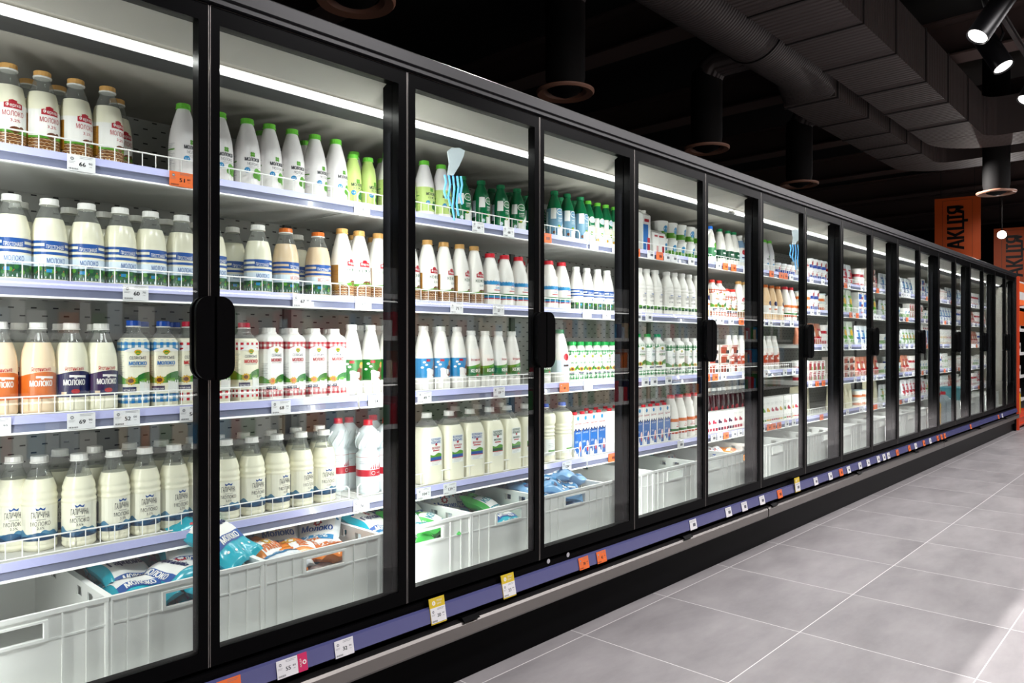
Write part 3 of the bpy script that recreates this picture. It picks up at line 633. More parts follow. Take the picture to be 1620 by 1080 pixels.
COUNT = {}
SHELFNAME = {1: 'top', 2: 'second', 3: 'third', 4: 'lowest', 11: 'far top', 12: 'far second', 13: 'far third', 14: 'far fourth', 15: 'far lowest'}
SZ = {1: 1.598, 2: 1.281, 3: .954, 4: .608, 11: 1.600, 12: 1.372, 13: 1.118, 14: .856, 15: .608}
def place(key, x, shelf, y=.325, rz=None, row='front', z=None, label=None, group=None, tilt=0):
    k = KINDS[key]; o = k['root'] if not k['used'] else copy_tree(k['root']); k['used'] = True
    o.location = (x, y, (SZ[shelf] if z is None else z) + .0006)
    o.rotation_euler = (tilt, 0, random.uniform(-.25, .25) if rz is None else rz)
    row = 'stacked' if z is not None and label is None else row
    if label is None:
        c = COUNT[(key, shelf, row)] = COUNT.get((key, shelf, row), 0) + 1
        label = '%s, %s from near end, %s shelf %s row' % (k['desc'], ordw(c), SHELFNAME[shelf], row)
    tag(o, label, k['cat'], group or '%s on the %s shelf' % (k['desc'], SHELFNAME[shelf]))
    return o
def px(p, Y=.325):
    """distance along the fridge line of a photo column, on the plane y = Y"""
    u = (p - 810) / FPX; return (Y + CAM_D) * (sin(YAW) + u * cos(YAW)) / (cos(YAW) - u * sin(YAW))

# ------------------------------------------------------------------ building shell
def grid_mat():
    m = bpy.data.materials.new('grey_floor_tiles'); m.use_nodes = True; nt = m.node_tree; b = nt.nodes['Principled BSDF']; L = nt.links.new
    tc = nt.nodes.new('ShaderNodeTexCoord'); sp = nt.nodes.new('ShaderNodeSeparateXYZ'); L(tc.outputs['Object'], sp.inputs[0])
    def M(op, a, b_=None, c=None):
        n = nt.nodes.new('ShaderNodeMath'); n.operation = op
        for i, v in enumerate((a, b_, c)):
            if v is None: continue
            if hasattr(v, 'links'): L(v, n.inputs[i])
            else: n.inputs[i].default_value = v
        return n.outputs[0]
    def line(co, off):
        f = M('FRACT', M('DIVIDE', M('SUBTRACT', co, off - 59.7), .597))
        d = M('MINIMUM', f, M('SUBTRACT', 1.0, f)); return M('LESS_THAN', d, .0030)
    fx = M('FLOOR', M('DIVIDE', M('SUBTRACT', sp.outputs[0], 2.297 - 59.7), .597)); fy = M('FLOOR', M('DIVIDE', M('SUBTRACT', sp.outputs[1], -.05 - 59.7), .597))
    g = M('MAXIMUM', line(sp.outputs[0], 2.297), line(sp.outputs[1], -.05))
    wn = nt.nodes.new('ShaderNodeTexWhiteNoise'); wn.noise_dimensions = '2D'; cx = nt.nodes.new('ShaderNodeCombineXYZ'); L(fx, cx.inputs[0]); L(fy, cx.inputs[1]); L(cx.outputs[0], wn.inputs['Vector'])
    n1 = nt.nodes.new('ShaderNodeTexNoise'); n1.inputs['Scale'].default_value = 2.2; n1.inputs['Detail'].default_value = 8; n1.inputs['Roughness'].default_value = .62
    mp = nt.nodes.new('ShaderNodeMapping'); mp.inputs['Scale'].default_value = (1, 2.4, 1)
    L(tc.outputs['Object'], mp.inputs[0]); ad = nt.nodes.new('ShaderNodeVectorMath'); ad.operation = 'ADD'; L(mp.outputs[0], ad.inputs[0]); L(wn.outputs['Color'], ad.inputs[1]); L(ad.outputs[0], n1.inputs['Vector'])
    v = M('ADD', M('MULTIPLY', n1.outputs['Fac'], .55), M('MULTIPLY', wn.outputs['Value'], .05))
    cr = nt.nodes.new('ShaderNodeValToRGB'); e = cr.color_ramp.elements; e[0].position = .16; e[0].color = (.22, .208, .214, 1); e[1].position = .44; e[1].color = (.37, .352, .358, 1); L(v, cr.inputs[0])
    mx = nt.nodes.new('ShaderNodeMix'); mx.data_type = 'RGBA'; L(g, mx.inputs['Factor']); L(cr.outputs[0], mx.inputs['A']); mx.inputs['B'].default_value = (.80, .79, .78, 1)
    L(mx.outputs['Result'], b.inputs['Base Color']); b.inputs['Roughness'].default_value = .42; b.inputs['Specular IOR Level'].default_value = .35
    return m
FLOOR = grid_mat()
f = MB(); f.box(-8, 26, -8, 12, -.05, 0, FLOOR); struct(f.build('floor'))
CEIL = mat('dark_ceiling', (16, 14, 15), .8); BEAM = mat('dark_steel_beam', (84, 68, 64), .7)
f = MB(); f.box(-8, 26, -8, 12, 4.7, 4.8, CEIL); struct(f.build('ceiling'))
f = MB(); f.box(26, 26.1, -8, 12, 0, 4.7, CEIL); struct(f.build('wall_far'))
f = MB(); f.box(-8, 26, 12, 12.1, 0, 4.7, CEIL); struct(f.build('wall_back'))
f = MB(); f.box(-8, 26, -8.1, -8, 0, 4.7, mat('dim_wall', (70, 68, 70), .8)); struct(f.build('wall_near'))
f = MB(); f.box(-8.1, -8, -8, 12, 0, 4.7, CEIL); struct(f.build('wall_side'))
bm_ = MB(); bm_.box(-.15, .15, -8, 12, 4.0, 4.02, BEAM); bm_.box(-.01, .01, -8, 12, 4.02, 4.36, BEAM); bm_.box(-.15, .15, -8, 12, 4.36, 4.38, BEAM); bme = bm_.mesh('roof_beam')
for i in range(9):
    struct(link('trim_%d' % (i + 1), bme, None, (1.2 + i * 2.45, 0, 0)))

def ribbed(name, rgb, scale, axis='X', dist=.02, strength=.8):
    m = mat(name, rgb, .62); nt = m.node_tree; b = nt.nodes['Principled BSDF']
    wv = nt.nodes.new('ShaderNodeTexWave'); wv.bands_direction = axis; wv.inputs['Scale'].default_value = scale; wv.inputs['Distortion'].default_value = .6; wv.inputs['Detail Scale'].default_value = .6
    tc = nt.nodes.new('ShaderNodeTexCoord'); nt.links.new(tc.outputs['Object'], wv.inputs['Vector'])
    bp = nt.nodes.new('ShaderNodeBump'); bp.inputs['Strength'].default_value = strength; bp.inputs['Distance'].default_value = dist
    nt.links.new(wv.outputs['Fac'], bp.inputs['Height']); nt.links.new(bp.outputs[0], b.inputs['Normal']); return m
DUCT = ribbed('painted_duct_sheet', (74, 65, 63), 5.5); SPIRAL = ribbed('painted_spiral_duct', (70, 62, 61), 9)
FL = mat('duct_flange', (15, 14, 14), .75, spec=.2)
FL2 = mat('duct_seam_strip', (38, 34, 34), .7)
def rect_duct(x0, x1, y0, y1, z0, z1, seams, label):
    o = empty('rectangular_duct', ((x0 + x1) / 2, (y0 + y1) / 2, z0)); X = lambda x: x - (x0 + x1) / 2; Y = lambda y: y - (y0 + y1) / 2
    m = MB(); m.box(X(x0), X(x1), Y(y0), Y(y1), 0, z1 - z0, DUCT, .0); m.build('duct_body', o)
    for s_ in seams:
        q = MB(); q.box(X(s_) - .008, X(s_) + .008, Y(y0) - .010, Y(y1) + .010, -.010, z1 - z0 + .010, FL2); q.build('flange', o)
    tag(o, label, 'air duct')
    return o
rect_duct(1.5, 9.35, -.03, .52, 3.4, 3.85, [2.6, 3.8, 4.9, 5.55, 6.3, 7.15, 7.9, 8.7], 'wide dark rectangular air duct running above the aisle edge')
rect_duct(7.0, 10.35, .68, 1.16, 3.4, 3.80, [7.05, 7.9, 8.6, 9.2, 9.8], 'narrower rectangular air duct continuing the round duct')
def round_duct():
    o = empty('round_duct', (3.5, .86, 3.66)); m = MB(); n = 36; xs = [-4.5, 3.1]
    vs = [(x, .26 * cos(2 * pi * i / n), .26 * sin(2 * pi * i / n)) for x in xs for i in range(n)]
    m.add(vs, [(i, i + n, (i + 1) % n + n, (i + 1) % n) for i in range(n)], SPIRAL); m.build('duct_body', o, True)
    t = MB(); a = [(3.1, .26 * cos(2 * pi * i / n), .26 * sin(2 * pi * i / n)) for i in range(n)]
    b = []
    for i in range(n):
        c_, s_ = cos(2 * pi * i / n), sin(2 * pi * i / n); k = 1 / max(abs(c_), abs(s_)); b.append((3.5, .06 + .24 * c_ * k, -.06 + .2 * s_ * k))
    t.add(a + b, [(i, i + n, (i + 1) % n + n, (i + 1) % n) for i in range(n)], SPIRAL); t.build('transition_piece', o, True)
    r = MB(); r.tube([(2.2, .262 * cos(2 * pi * i / 36), .262 * sin(2 * pi * i / 36)) for i in range(36)], .008, FL, 5, True); r.build('flange', o)
    tag(o, 'dark round spiral air duct above the fridges', 'air duct')
round_duct()
def elbow_duct(x0, y0, x1, y1, label):   # duct turning towards the far side
    m = MB(); n = 10; o = empty('curved_duct', (x0, y0, 3.4)); P = []
    r = x1 - x0
    for i in range(n + 1):
        a = pi / 2 * i / n; P.append((sin(a), 1 - cos(a)))
    w_ = y1
    ins = [(r * .0 + .2 * p, -.0 - .2 * q) for p, q in P]
    out = [((.2 + w_) * p, w_ * 1 - (.2 + w_) * q) for p, q in P]
    for (a, b) in (((0), 0),):
        vs = []
        for i in range(n + 1):
            for z in (0, .42): vs += [(out[i][0], out[i][1], z), (ins[i][0], ins[i][1], z)]
        fs = []
        for i in range(n):
            k = 4 * i; fs += [(k, k + 4, k + 5, k + 1), (k + 2, k + 3, k + 7, k + 6), (k, k + 2, k + 6, k + 4), (k + 1, k + 5, k + 7, k + 3)]
        m.add(vs, fs, DUCT)
    m.box(out[n][0] - w_, out[n][0], -3.4, out[n][1], 0, .42, DUCT)
    m.build('duct_body', o); tag(o, label, 'air duct')
elbow_duct(9.35, -.03, 9.9, .55, 'dark curved duct turning out over the aisle')
elbow_duct(10.35, .68, 10.9, .48, 'second curved duct turning over the aisle, further along')
RING = mat('brown_vent_ring', (150, 108, 88), .4)
def vent(x, y, label, branch=True, yb=1.09):
    o = empty('air_vent', (x, y, 2.9)); m = MB(); m.lathe([(.125, .02), (.14, .1), (.14, .62 if branch else 1.79), (.13, .7 if branch else 1.8)], 28, FL, capb=False); m.build('vent_pipe', o, True)
    r = MB(); r.lathe([(.13, .03), (.15, .0), (.195, -.012), (.205, .0), (.205, .012), (.15, .022)], 36, RING, capb=False, capt=False); r.build('vent_ring', o, True)
    c = MB(); c.lathe([(.03, -.03), (.10, .0), (.12, .03)], 28, FL); c.build('vent_cone', o, True)
    if branch:
        b = MB(); dy = yb - y
        b.tube([(0, 0, .62), (0, dy * .12, .72), (0, dy * .25, .76), (0, dy, .76)], .13, SPIRAL, 20); b.build('branch_pipe', o, True)
    tag(o, label, 'ceiling vent', 'round ceiling vents over the fridges')
vent(4.09, 1.5, 'largest round ceiling vent with brown ring, above the fourth door')
vent(6.156, 1.52, 'second round ceiling vent, hanging under the duct bend', True, 1.02)
vent(8.238, 1.51, 'third and smaller round ceiling vent over the fridges', True, 1.14)
vent(2.25, 1.4, 'round ceiling vent half hidden over the second door')
vent(10.28, .0, 'round ceiling vent hanging beside the orange promotion banner', False)

LAMPB = mat('matt_black_lamp', (12, 12, 15), .35)
LENS = emit('lamp_lens', (255, 250, 245), 5.)
def track_lamp(x, y, z, tx, ty, tz, label, power=60, lens=LENS, ang=70, rod=False):
    from mathutils import Vector
    o = empty('track_spotlight', (x, y, z)); d = (Vector((tx, ty, tz)) - Vector((x, y, z))).normalized()
    o.rotation_mode = 'QUATERNION'; o.rotation_quaternion = d.to_track_quat('-Z', 'Y')
    m = MB(); m.lathe([(.060, -.135 * 1.2), (.067, -.14 * 1.2), (.070, -.12 * 1.2), (.070, .15), (.062, .16)], 28, LAMPB, capb=False); m.build('lamp_body', o, True)
    q = MB(); q.lathe([(.0599, -.158), (.0599, -.154)], 24, lens); q.build('lamp_lens', o)
    a = MB(); a.tube([(0, .070, .02), (0, .11, .05), (0, .13, .14)], .009, LAMPB, 6); a.build('bracket', o)
    l = bpy.data.lights.new('lamp_light', 'SPOT'); l.energy = power; l.spot_size = radians(ang); l.spot_blend = .8; l.shadow_soft_size = .04; l.color = (1, .95, .93)
    lo = bpy.data.objects.new('lamp_light', l); C.objects.link(lo); lo.parent = o; lo.location = (0, 0, -.175)
    if rod:
        from mathutils import Quaternion
        t_ = MB(); qq = o.rotation_quaternion.inverted(); t_.tube([qq @ Vector((0, 0, .03)), qq @ Vector((0, 0, 4.71 - z))], .008, LAMPB, 6); t_.build('hanging_rod', o)
    tag(o, label, 'spotlight', 'black track spotlights over the aisle'); return o
TR = MB(); TR.box(3.5, 14, -.80, -.77, 3.36, 3.39, LAMPB); TR.box(3.5, 14, -.805, -.765, 3.39, 3.395, ALU); tag(TR.build('lighting_track'), 'thin dark lighting track carrying the black spotlights', 'lighting track')
def lamp_at(lx, ly, lz, d, label):
    from mathutils import Vector
    d = Vector(d).normalized(); p = Vector((lx, ly, lz)) - d * .157; t = p + d
    return track_lamp(p.x, p.y, p.z, t.x, t.y, t.z, label)
lamp_at(5.46, -.75, 3.08, (-.50, .50, -1), 'black cylindrical track spotlight tilted towards the fridges, topmost of the three')
lamp_at(6.26, -.75, 3.104, (-.16, -.50, -1), 'black cylindrical track spotlight, lens turned down, middle of the three')
lamp_at(7.20, -.75, 3.092, (-.50, .40, -1), 'black track spotlight at the picture edge, lowest of the three')
for i, x in enumerate((1.2, 2.9, 9.2, 11.0)):
    spot('track_light_glow', (x, -.8, 3.3), (x + .2, -2.2, 0), 60, 95, .9, .05)

# ------------------------------------------------------------------ glass-door fridges (three cabinets of six doors)
HC = mat('honeycomb_grille', (30, 30, 30), .6)
def honey():
    nt = HC.node_tree; b = nt.nodes['Principled BSDF']; v = nt.nodes.new('ShaderNodeTexVoronoi'); v.inputs['Scale'].default_value = 110; v.feature = 'DISTANCE_TO_EDGE'; v.inputs['Randomness'].default_value = .0
    tc = nt.nodes.new('ShaderNodeTexCoord'); cr = nt.nodes.new('ShaderNodeValToRGB'); cr.color_ramp.elements[0].position = .18; cr.color_ramp.elements[0].color = (.05, .05, .05, 1); cr.color_ramp.elements[1].position = .26; cr.color_ramp.elements[1].color = (.002, .002, .002, 1)
    nt.links.new(tc.outputs['Object'], v.inputs['Vector']); nt.links.new(v.outputs['Distance'], cr.inputs[0]); nt.links.new(cr.outputs[0], b.inputs['Base Color'])
honey()
def slotted():
    nt = BACKP.node_tree; b = nt.nodes['Principled BSDF']; br = nt.nodes.new('ShaderNodeTexBrick'); L = nt.links.new
    tc = nt.nodes.new('ShaderNodeTexCoord'); sp = nt.nodes.new('ShaderNodeSeparateXYZ'); cb = nt.nodes.new('ShaderNodeCombineXYZ')
    L(tc.outputs['Object'], sp.inputs[0]); mu = nt.nodes.new('ShaderNodeMath'); mu.operation = 'MULTIPLY'; mu.inputs[1].default_value = .4545; L(sp.outputs[0], mu.inputs[0]); L(mu.outputs[0], cb.inputs[0]); L(sp.outputs[2], cb.inputs[1]); L(cb.outputs[0], br.inputs['Vector'])
    br.inputs['Scale'].default_value = 1; br.inputs['Brick Width'].default_value = .02636; br.inputs['Row Height'].default_value = .024; br.inputs['Mortar Size'].default_value = .0098; br.inputs['Mortar Smooth'].default_value = 0
    br.inputs['Color1'].default_value = br.inputs['Color2'].default_value = (.012, .012, .012, 1); br.inputs['Mortar'].default_value = (*lin((160, 160, 156)), 1)
    L(br.outputs['Color'], b.inputs['Base Color'])
slotted()
LEDM = emit('led_diffuser', (255, 253, 250), 1.0)
XM = .2083; W3 = 3.75
def door_meshes():
    r = {}
    for hs in ('r', 'l'):
        x0, x1, z0, z1 = .003, .622, .325, 1.970; fw = .030; ftop = .043; fb = .042
        a = .024 if hs == 'l' else fw; b = .024 if hs == 'r' else fw
        m = MB()
        m.box(x0, x0 + a, 0, .032, z0, z1, BLACK); m.box(x1 - b, x1, 0, .032, z0, z1, BLACK)
        m.box(x0 + a, x1 - b, 0, .032, z1 - ftop, z1, BLACK); m.box(x0 + a, x1 - b, 0, .032, z0, z0 + fb, BLACK)
        # slim aluminium line round the outer edge, gasket behind
        m.box(x0 - .0015, x0, -.001, .03, z0, z1, ALU); m.box(x1, x1 + .0015, -.001, .03, z0, z1, ALU); m.box(x0, x1, -.001, .006, z1, z1 + .0015, ALU)
        r['f' + hs] = m.mesh('door')
        g = MB(); g.box(x0 + a - .001, x1 - b + .001, .003, .008, z0 + fb - .001, z1 - ftop + .001, GLASS); r['g' + hs] = g.mesh('pane')
        # handle: D-shaped slab with a finger groove
        h = MB(); xs = 1 if hs == 'l' else -1; bx = x0 if hs == 'l' else x1; zc, hh, ww, R = 1.143, .103, .046, .036
        sec = [(0, -hh), (ww - R, -hh)] + [(ww - R + R * sin(t), -hh + R - R * cos(t)) for t in [pi / 2 * k / 8 for k in range(1, 8)]] + [(ww, -hh + R), (ww, hh - R)] + [(ww - R + R * cos(t), hh - R + R * sin(t)) for t in [pi / 2 * k / 8 for k in range(1, 8)]] + [(ww - R, hh), (0, hh)]
        def slab(y0, y1, k):
            s2 = [(bx + xs * (p[0] * k), zc + p[1] * (1 if k == 1 else .96)) for p in sec]; n = len(s2)
            vs = [(p[0], y0, p[1]) for p in s2] + [(p[0], y1, p[1]) for p in s2]
            h.add(vs, [tuple(range(n)), tuple(range(2 * n - 1, n - 1, -1))] + [((i + 1) % n, i, i + n, (i + 1) % n + n) for i in range(n)], BLACK)
        slab(-.036, -.026, 1); slab(-.0262, -.010, .86); slab(-.0102, .0, 1)
        r['h' + hs] = h.mesh('handle')
    return r
DM = door_meshes()
def wire_guard_mesh(L):
    m = MB(); r = .0017; h = .046; c = .010
    pts = [(.012, 0, .004), (.012, 0, h - c), (.012 + c, 0, h), (L - .012 - c, 0, h), (L - .012, 0, h - c), (L - .012, 0, .004)]
    m.tube(pts, r * 1.25, WIRE, 6); m.tube([(.012, 0, .004), (L - .012, 0, .004)], r, WIRE, 5)
    n = int((L - .03) / .0345)
    for i in range(1, n): x = .012 + (L - .024) * i / n; m.tube([(x, 0, .004), (x, 0, h)], r * .8, WIRE, 4)
    for x in (.04, L / 2, L - .04): m.tube([(x, 0, .006), (x, .35, .004)], r * .8, WIRE, 4)
    return m.mesh('wire_guard', True)
WG = wire_guard_mesh(1.24)
def make_fridge(five):
    root = empty('display_fridge')
    def part(name, fn, p=root, smooth=False):
        m = MB(); fn(m); return m.build(name, p, smooth)
    part('header', lambda m: m.extr([(.85, 1.975), (.85, 2.03), (-.018, 2.03), (-.022, 2.026), (-.022, 1.992), (-.014, 1.990), (-.014, 1.976), (.03, 1.974)], 0, W3, HEADM))
    part('base_panel', lambda m: m.extr([(.80, .10), (.80, .321), (.03, .321), (-.002, .312), (-.004, .302), (-.004, .235), (.035, .20), (.035, .10)], 0, W3, BLACK))
    rail = part('lower_price_rail', lambda m: m.extr([(-.004, .292), (-.018, .290), (-.026, .248), (-.020, .245), (-.004, .247)], .0, W3, RAILB))
    part('kick_plate', lambda m: m.box(0, W3, .02, .78, .0, .12, BLACK)); 
    bp = part('bumper', lambda m: m.extr([(-.012, .224), (-.040, .222), (-.046, .214), (-.046, .178), (-.040, .170), (-.012, .168)], .006, W3 - .006, ALU))
    for x in (.05, 1.45, 2.85): part('bumper_clip', lambda m, x=x: m.extr([(.035, .236), (-.036, .234), (-.050, .222), (-.036, .226), (.035, .226)], x, x + .07, BLACK), bp)
    part('bumper_shadow_panel', lambda m: m.box(0, W3, .0, .03, .10, .205, BLACK)).name = 'lower_panel'
    part('deck', lambda m: m.box(0, W3, .035, .76, .322, .337, SHELF))
    part('back_panel', lambda m: m.box(0, W3, .745, .765, .322, 1.875, BACKP))
    for x in (0, 1.25, 2.5): part('upright', lambda m, x=x: m.box(x, x + .03, .730, .745, .331, 1.86, mat('upright_grey', (86, 86, 84), .5)))
    part('top_liner', lambda m: m.extr([(.765, 1.878), (.765, 1.96), (.04, 1.96), (.04, 1.952), (.150, 1.899), (.168, 1.897), (.168, 1.878)], 0, W3, LINER))
    part('air_grille', lambda m: m.box(0, W3, .168, .262, 1.868, 1.8785, HC))
    part('liner_lip', lambda m: m.box(0, W3, .262, .745, 1.866, 1.8775, LINER))
    part('light_strip', lambda m: m.box(0.01, W3 - .01, .157, .1675, 1.884, 1.891, LEDM))
    area('canopy_led', (W3 / 2, .162, 1.8835), (radians(3), 0, 0), W3 - .1, .009, P_CANOPY, (1, .99, .97), root)
    for i in range(4):
        if i < 3 or True:
            x = i * 1.25
            p = part('mullion', lambda m, x=x: m.box(x - (.03 if i else 0), x + (.03 if i < 3 else 0), .036, .080, .345, 1.96, BLACK))
            part('mullion_light', lambda m, x=x: m.box(max(0, x - .012), min(W3, x + .012), .080, .086, .40, 1.90, SHELF), p)
            if 0 < i < 3: part('gap_strip', lambda m, x=x: m.box(x - .003, x + .003, .002, .036, .40, 1.96, WIRE), p)
            for sd in (-1, 1):
                if (i == 0 and sd < 0) or (i == 3 and sd > 0): continue
                area('mullion_led', (x + sd * .042, .042, 1.09 if sd > 0 else 1.20), (radians(90), 0, -radians(38) if sd > 0 else 0), .016, 1.42 if sd > 0 else 1.18, P_POST * (1.35 if sd > 0 else .8), (1, .995, .97), root)
    for s_ in range(3):
        for lv in ((11, 12, 13, 14, 15) if five[s_] else (1, 2, 3, 4)):
            z = SZ[lv]; x = s_ * 1.25
            sh = part('shelf', lambda m: (m.box(x + .003, x + 1.247, .262, .735, z - .022, z, SHELF)))
            part('price_rail', lambda m: m.extr([(.262, z + .003), (.256, z + .004), (.250, z - .016), (.254, z - .019), (.252, z - .036), (.246, z - .041), (.262, z - .041)], x + .004, x + 1.246, [WIRE, RAILM, RAILD, RAILD, WIRE, WIRE, SHELF]), sh)
            w_ = link('wire_guard', WG, sh, (x + .005, .284, z))
    for d in range(6):
        hs = 'r' if d % 2 == 0 else 'l'
        do = link('door', DM['f' + hs], root, (.625 * d, -.002, 0)); link('pane', DM['g' + hs], do); link('handle', DM['h' + hs], do)
    return root
ordn = ['nearest six-door black fridge with bottled milk and kefir', 'middle six-door black fridge holding tubs, pouches and boxes', 'last six-door black fridge before the orange shelving']
fridges = []
for i in range(3):
    o = make_fridge(((0, 0, 0), (0, 1, 1), (1, 1, 1))[i])
    o.location = (XM + i * W3, 0, 0); tag(o, ordn[i], 'refrigerator', 'black glass-door fridges in one line'); fridges.append(o)
e = empty('fridge_end_panel', (XM + 3 * W3, 0, 0)); m = MB(); m.box(0, .03, -.01, .85, 0, 2.03, BLACK); m.build('panel', e); m = MB(); m.box(.001, .004, -.012, -.0101, .33, 1.97, ALU); m.build('edge_strip', e); m = MB(); m.box(-.004, -.0005, .036, .744, .332, 1.862, LINER); m.build('inner_liner', e)
tag(e, 'black end panel closing the last fridge', 'panel')

# ------------------------------------------------------------------ price tags
TM = {}
def tag_obj(x, y, z, num='', kind='w', w_=.064, h_=.040, label='', tilt=0., rz=0):
    key = (num, kind, w_, h_)
    if key not in TM:
        m = MB(); c = {'w': TAGW, 'o': TAGO, 'y': TAGW, 'm': TAGW}[kind]
        m.box(-w_ / 2, w_ / 2, -.0012, 0, -h_ / 2, h_ / 2, c)
        A = Art(); A.step = 1
        if num:
            a, b = (num.split(' ') + [''])[:2]; k = w_ / .064
            A.text(a, .002 * k, -.002, (.0085 if len(a) < 3 else .0125) * 1.7 * k * (.6 if len(a) < 2 else 1), .0105 * k, DARK, 2, off=.02)
            if b: A.text(b, .0205 * k, .0015, .009 * k, .0050 * k, DARK, 2); A.text('грн', .0205 * k, -.0065, .006 * k, .0022, DARK, 2, off=0)
            A.lines(-.004, w_ * .42, h_ * .40, 2, .0035, GREYINK, .0009)
            A.disc(-w_ * .33, h_ * .24, .0042 * k, GREYINK, 2, 14); A.text('M', -w_ * .33, h_ * .24, .004 * k, .004 * k, TAGW, 3); A.lines(-w_ * .45, -w_ * .22, h_ * .05, 2, .003, GREYINK, .0007)
            for i in range(12): A.rect(-w_ * .45 + i * .0018, -w_ * .45 + i * .0018 + (.001 if i % 3 else .0005), -h_ * .43, -h_ * .33, DARK, 2)
        else:
            A.rect(-w_ * .08, w_ * .32, -h_ * .2, h_ * .12, ink(96, 98, 106) if kind != 'o' else ink(150, 60, 24), 2); A.lines(-w_ * .4, w_ * .4, h_ * .36, 2, .005, GREYINK, .0012)
        A.put(m, lambda u, v, e_: (u, -.0012 - e_ * .5, v))
        if kind == 'm':
            m.box(w_ / 2, w_ / 2 + .028, -.0022, -.0002, -h_ / 2, h_ / 2 + .001, TAGM); B = Art(); B.step = 1; B.disc(w_ / 2 + .019, 0, .006, WHITE, 2); B.disc(w_ / 2 + .019, 0, .003, TAGM, 3); B.text('АКЦІЯ', w_ / 2 + .008, 0, .022, .006, WHITE, 2, rot=pi / 2); B.put(m, lambda u, v, e_: (u, -.0022 - e_ * .5, v))
        if kind == 'y':
            m.box(-w_ / 2 - .001, w_ / 2 + .001, .0, .002, -h_ / 2 - .004, h_ / 2 + .03, TAGY); B = Art(); B.step = 1; B.disc(-.014, h_ / 2 + .014, .007, WHITE, 2); B.text('1', -.014, h_ / 2 + .014, .003, .007, TAGY, 3); B.text('ПЕРША', .010, h_ / 2 + .020, .022, .006, WHITE, 2); B.text('ЦІНА', .008, h_ / 2 + .010, .018, .006, WHITE, 2); B.put(m, lambda u, v, e_: (u, -.0003 - e_ * .5, v))
        TM[key] = m.mesh('price_tag')
    o = link('price_tag', TM[key], None, (x, y, z), rz); o.rotation_euler = (tilt, 0, rz); tag(o, label, 'price tag', 'price tags on the shelf rails'); return o
CN = {'w': 'white', 'o': 'orange', 'y': 'yellow-topped', 'm': 'magenta-ended'}
rails = {1: [(129, '66 90', 'w'), (287, '51 80', 'o'), (573, '26 20', 'w'), (757, '64 90', 'w'), (805, '68 40', 'w'), (865, '', 'o'), (940, '76 30', 'w'), (975, '72 30', 'w'), (1007, '', 'o'), (1030, '', 'w'), (1044, '', 'o'), (1056, '', 'w'), (1067, '', 'w'), (1094, '', 'w'), (1137, '', 'w'), (1148, '', 'o'), (1161, '', 'o'), (1180, '', 'w'), (1221, '', 'o'), (1236, '', 'o'), (1243, '', 'o'), (1252, '', 'w'), (1284, '', 'w'), (1302, '', 'w')],
 2: [(215, '60 70', 'w'), (478, '67 50', 'w'), (575, '67 40', 'w'), (723, '71 20', 'w'), (789, '57 30', 'w'), (929, '58 10', 'w'), (960, '62 30', 'w'), (1010, '', 'w'), (1027, '', 'w'), (1132, '', 'w'), (1141, '', 'w'), (1157, '', 'w'), (1173, '', 'o'), (1207, '', 'w'), (1219, '', 'w'), (1238, '', 'w'), (1253, '', 'w'), (1285, '', 'w'), (1295, '', 'w')],
 3: [(-8, '69 90', 'w'), (129, '69 90', 'w'), (201, '52 00', 'w'), (303, '54 30', 'w'), (445, '68 30', 'w'), (595, '54 90', 'w'), (672, '49 90', 'w'), (790, '59 20', 'w'), (893, '48 70', 'o'), (931, '33 70', 'w'), (1021, '', 'w'), (1035, '', 'w'), (1058, '', 'w'), (1119, '', 'o'), (1132, '', 'o'), (1145, '', 'w'), (1178, '', 'w'), (1212, '', 'w'), (1242, '', 'w'), (1256, '', 'w'), (1282, '', 'w'), (1293, '', 'o'), (1303, '', 'o')],
 4: [(572, '76 20', 'w'), (671, '104 20', 'w'), (712, '139 20', 'w'), (897, '129 20', 'w'), (969, '', 'o'), (1077, '', 'w'), (1129, '', 'w'), (1139, '', 'w'), (1149, '', 'o'), (1162, '', 'w'), (1171, '', 'w'), (1180, '', 'w'), (1207, '', 'w'), (1217, '', 'o'), (1224, '', 'o'), (1233, '', 'o'), (1245, '', 'w'), (1256, '', 'w'), (1300, '', 'o')]}
TC = {}
def tag_label(kind, num, where):
    k = TC[(kind, where)] = TC.get((kind, where), 0) + 1
    if num: return '%s price tag reading %s on the %s rail, %s such there' % (CN[kind], num.replace(' ', '.'), where, ordw(k))
    return 'small %s price tag, %s blurred one from the near end, %s rail' % (CN[kind], ordw(k), where)
for lv, L_ in rails.items():
    for p, num, k in L_:
        if p > 1267: lv = {1: 11, 2: 12, 3: 14, 4: 15}.get(lv, lv)
        tag_obj(px(p, .246), .2475, SZ[lv] - .018, num, k, label=tag_label(k, num, SHELFNAME[lv] + ' shelf'))
rt = random.Random(3)
for lv in (11, 12, 13, 14, 15):
    x = 5.75 if lv != 13 else 5.25
    while x < 11.35:
        x += rt.choice([.075, .1, .16, .3]); k = rt.choice('wwwo')
        if x < 11.38: tag_obj(x, .2475, SZ[lv] - .018, '', k, label=tag_label(k, '', SHELFNAME[lv] + ' shelf'))
low = [(363, '38 50', 'o'), (455, '55 80', 'm'), (545, '32 90', 'w'), (694, '20 40', 'y'), (806, '23 80', 'y'), (924, '38 70', 'o'), (952, '42 70', 'o'), (1097, '', 'w'), (1153, '', 'w'), (1178, '', 'w'), (1206, '', 'w'), (1234, '', 'o'), (1291, '', 'w'), (1314, '', 'w'), (1331, '', 'o'), (1343, '', 'w'), (1361, '', 'w'), (1374, '', 'w'), (1390, '', 'w'), (1399, '', 'w'), (1406, '', 'w'), (1420, '', 'o'), (1439, '', 'o'), (1449, '', 'w'), (1462, '', 'o'), (1472, '', 'w'), (1484, '', 'o'), (1490, '', 'o'), (1495, '', 'o'), (1536, '', 'o'), (1580, '', 'o'), (1586, '', 'w')]
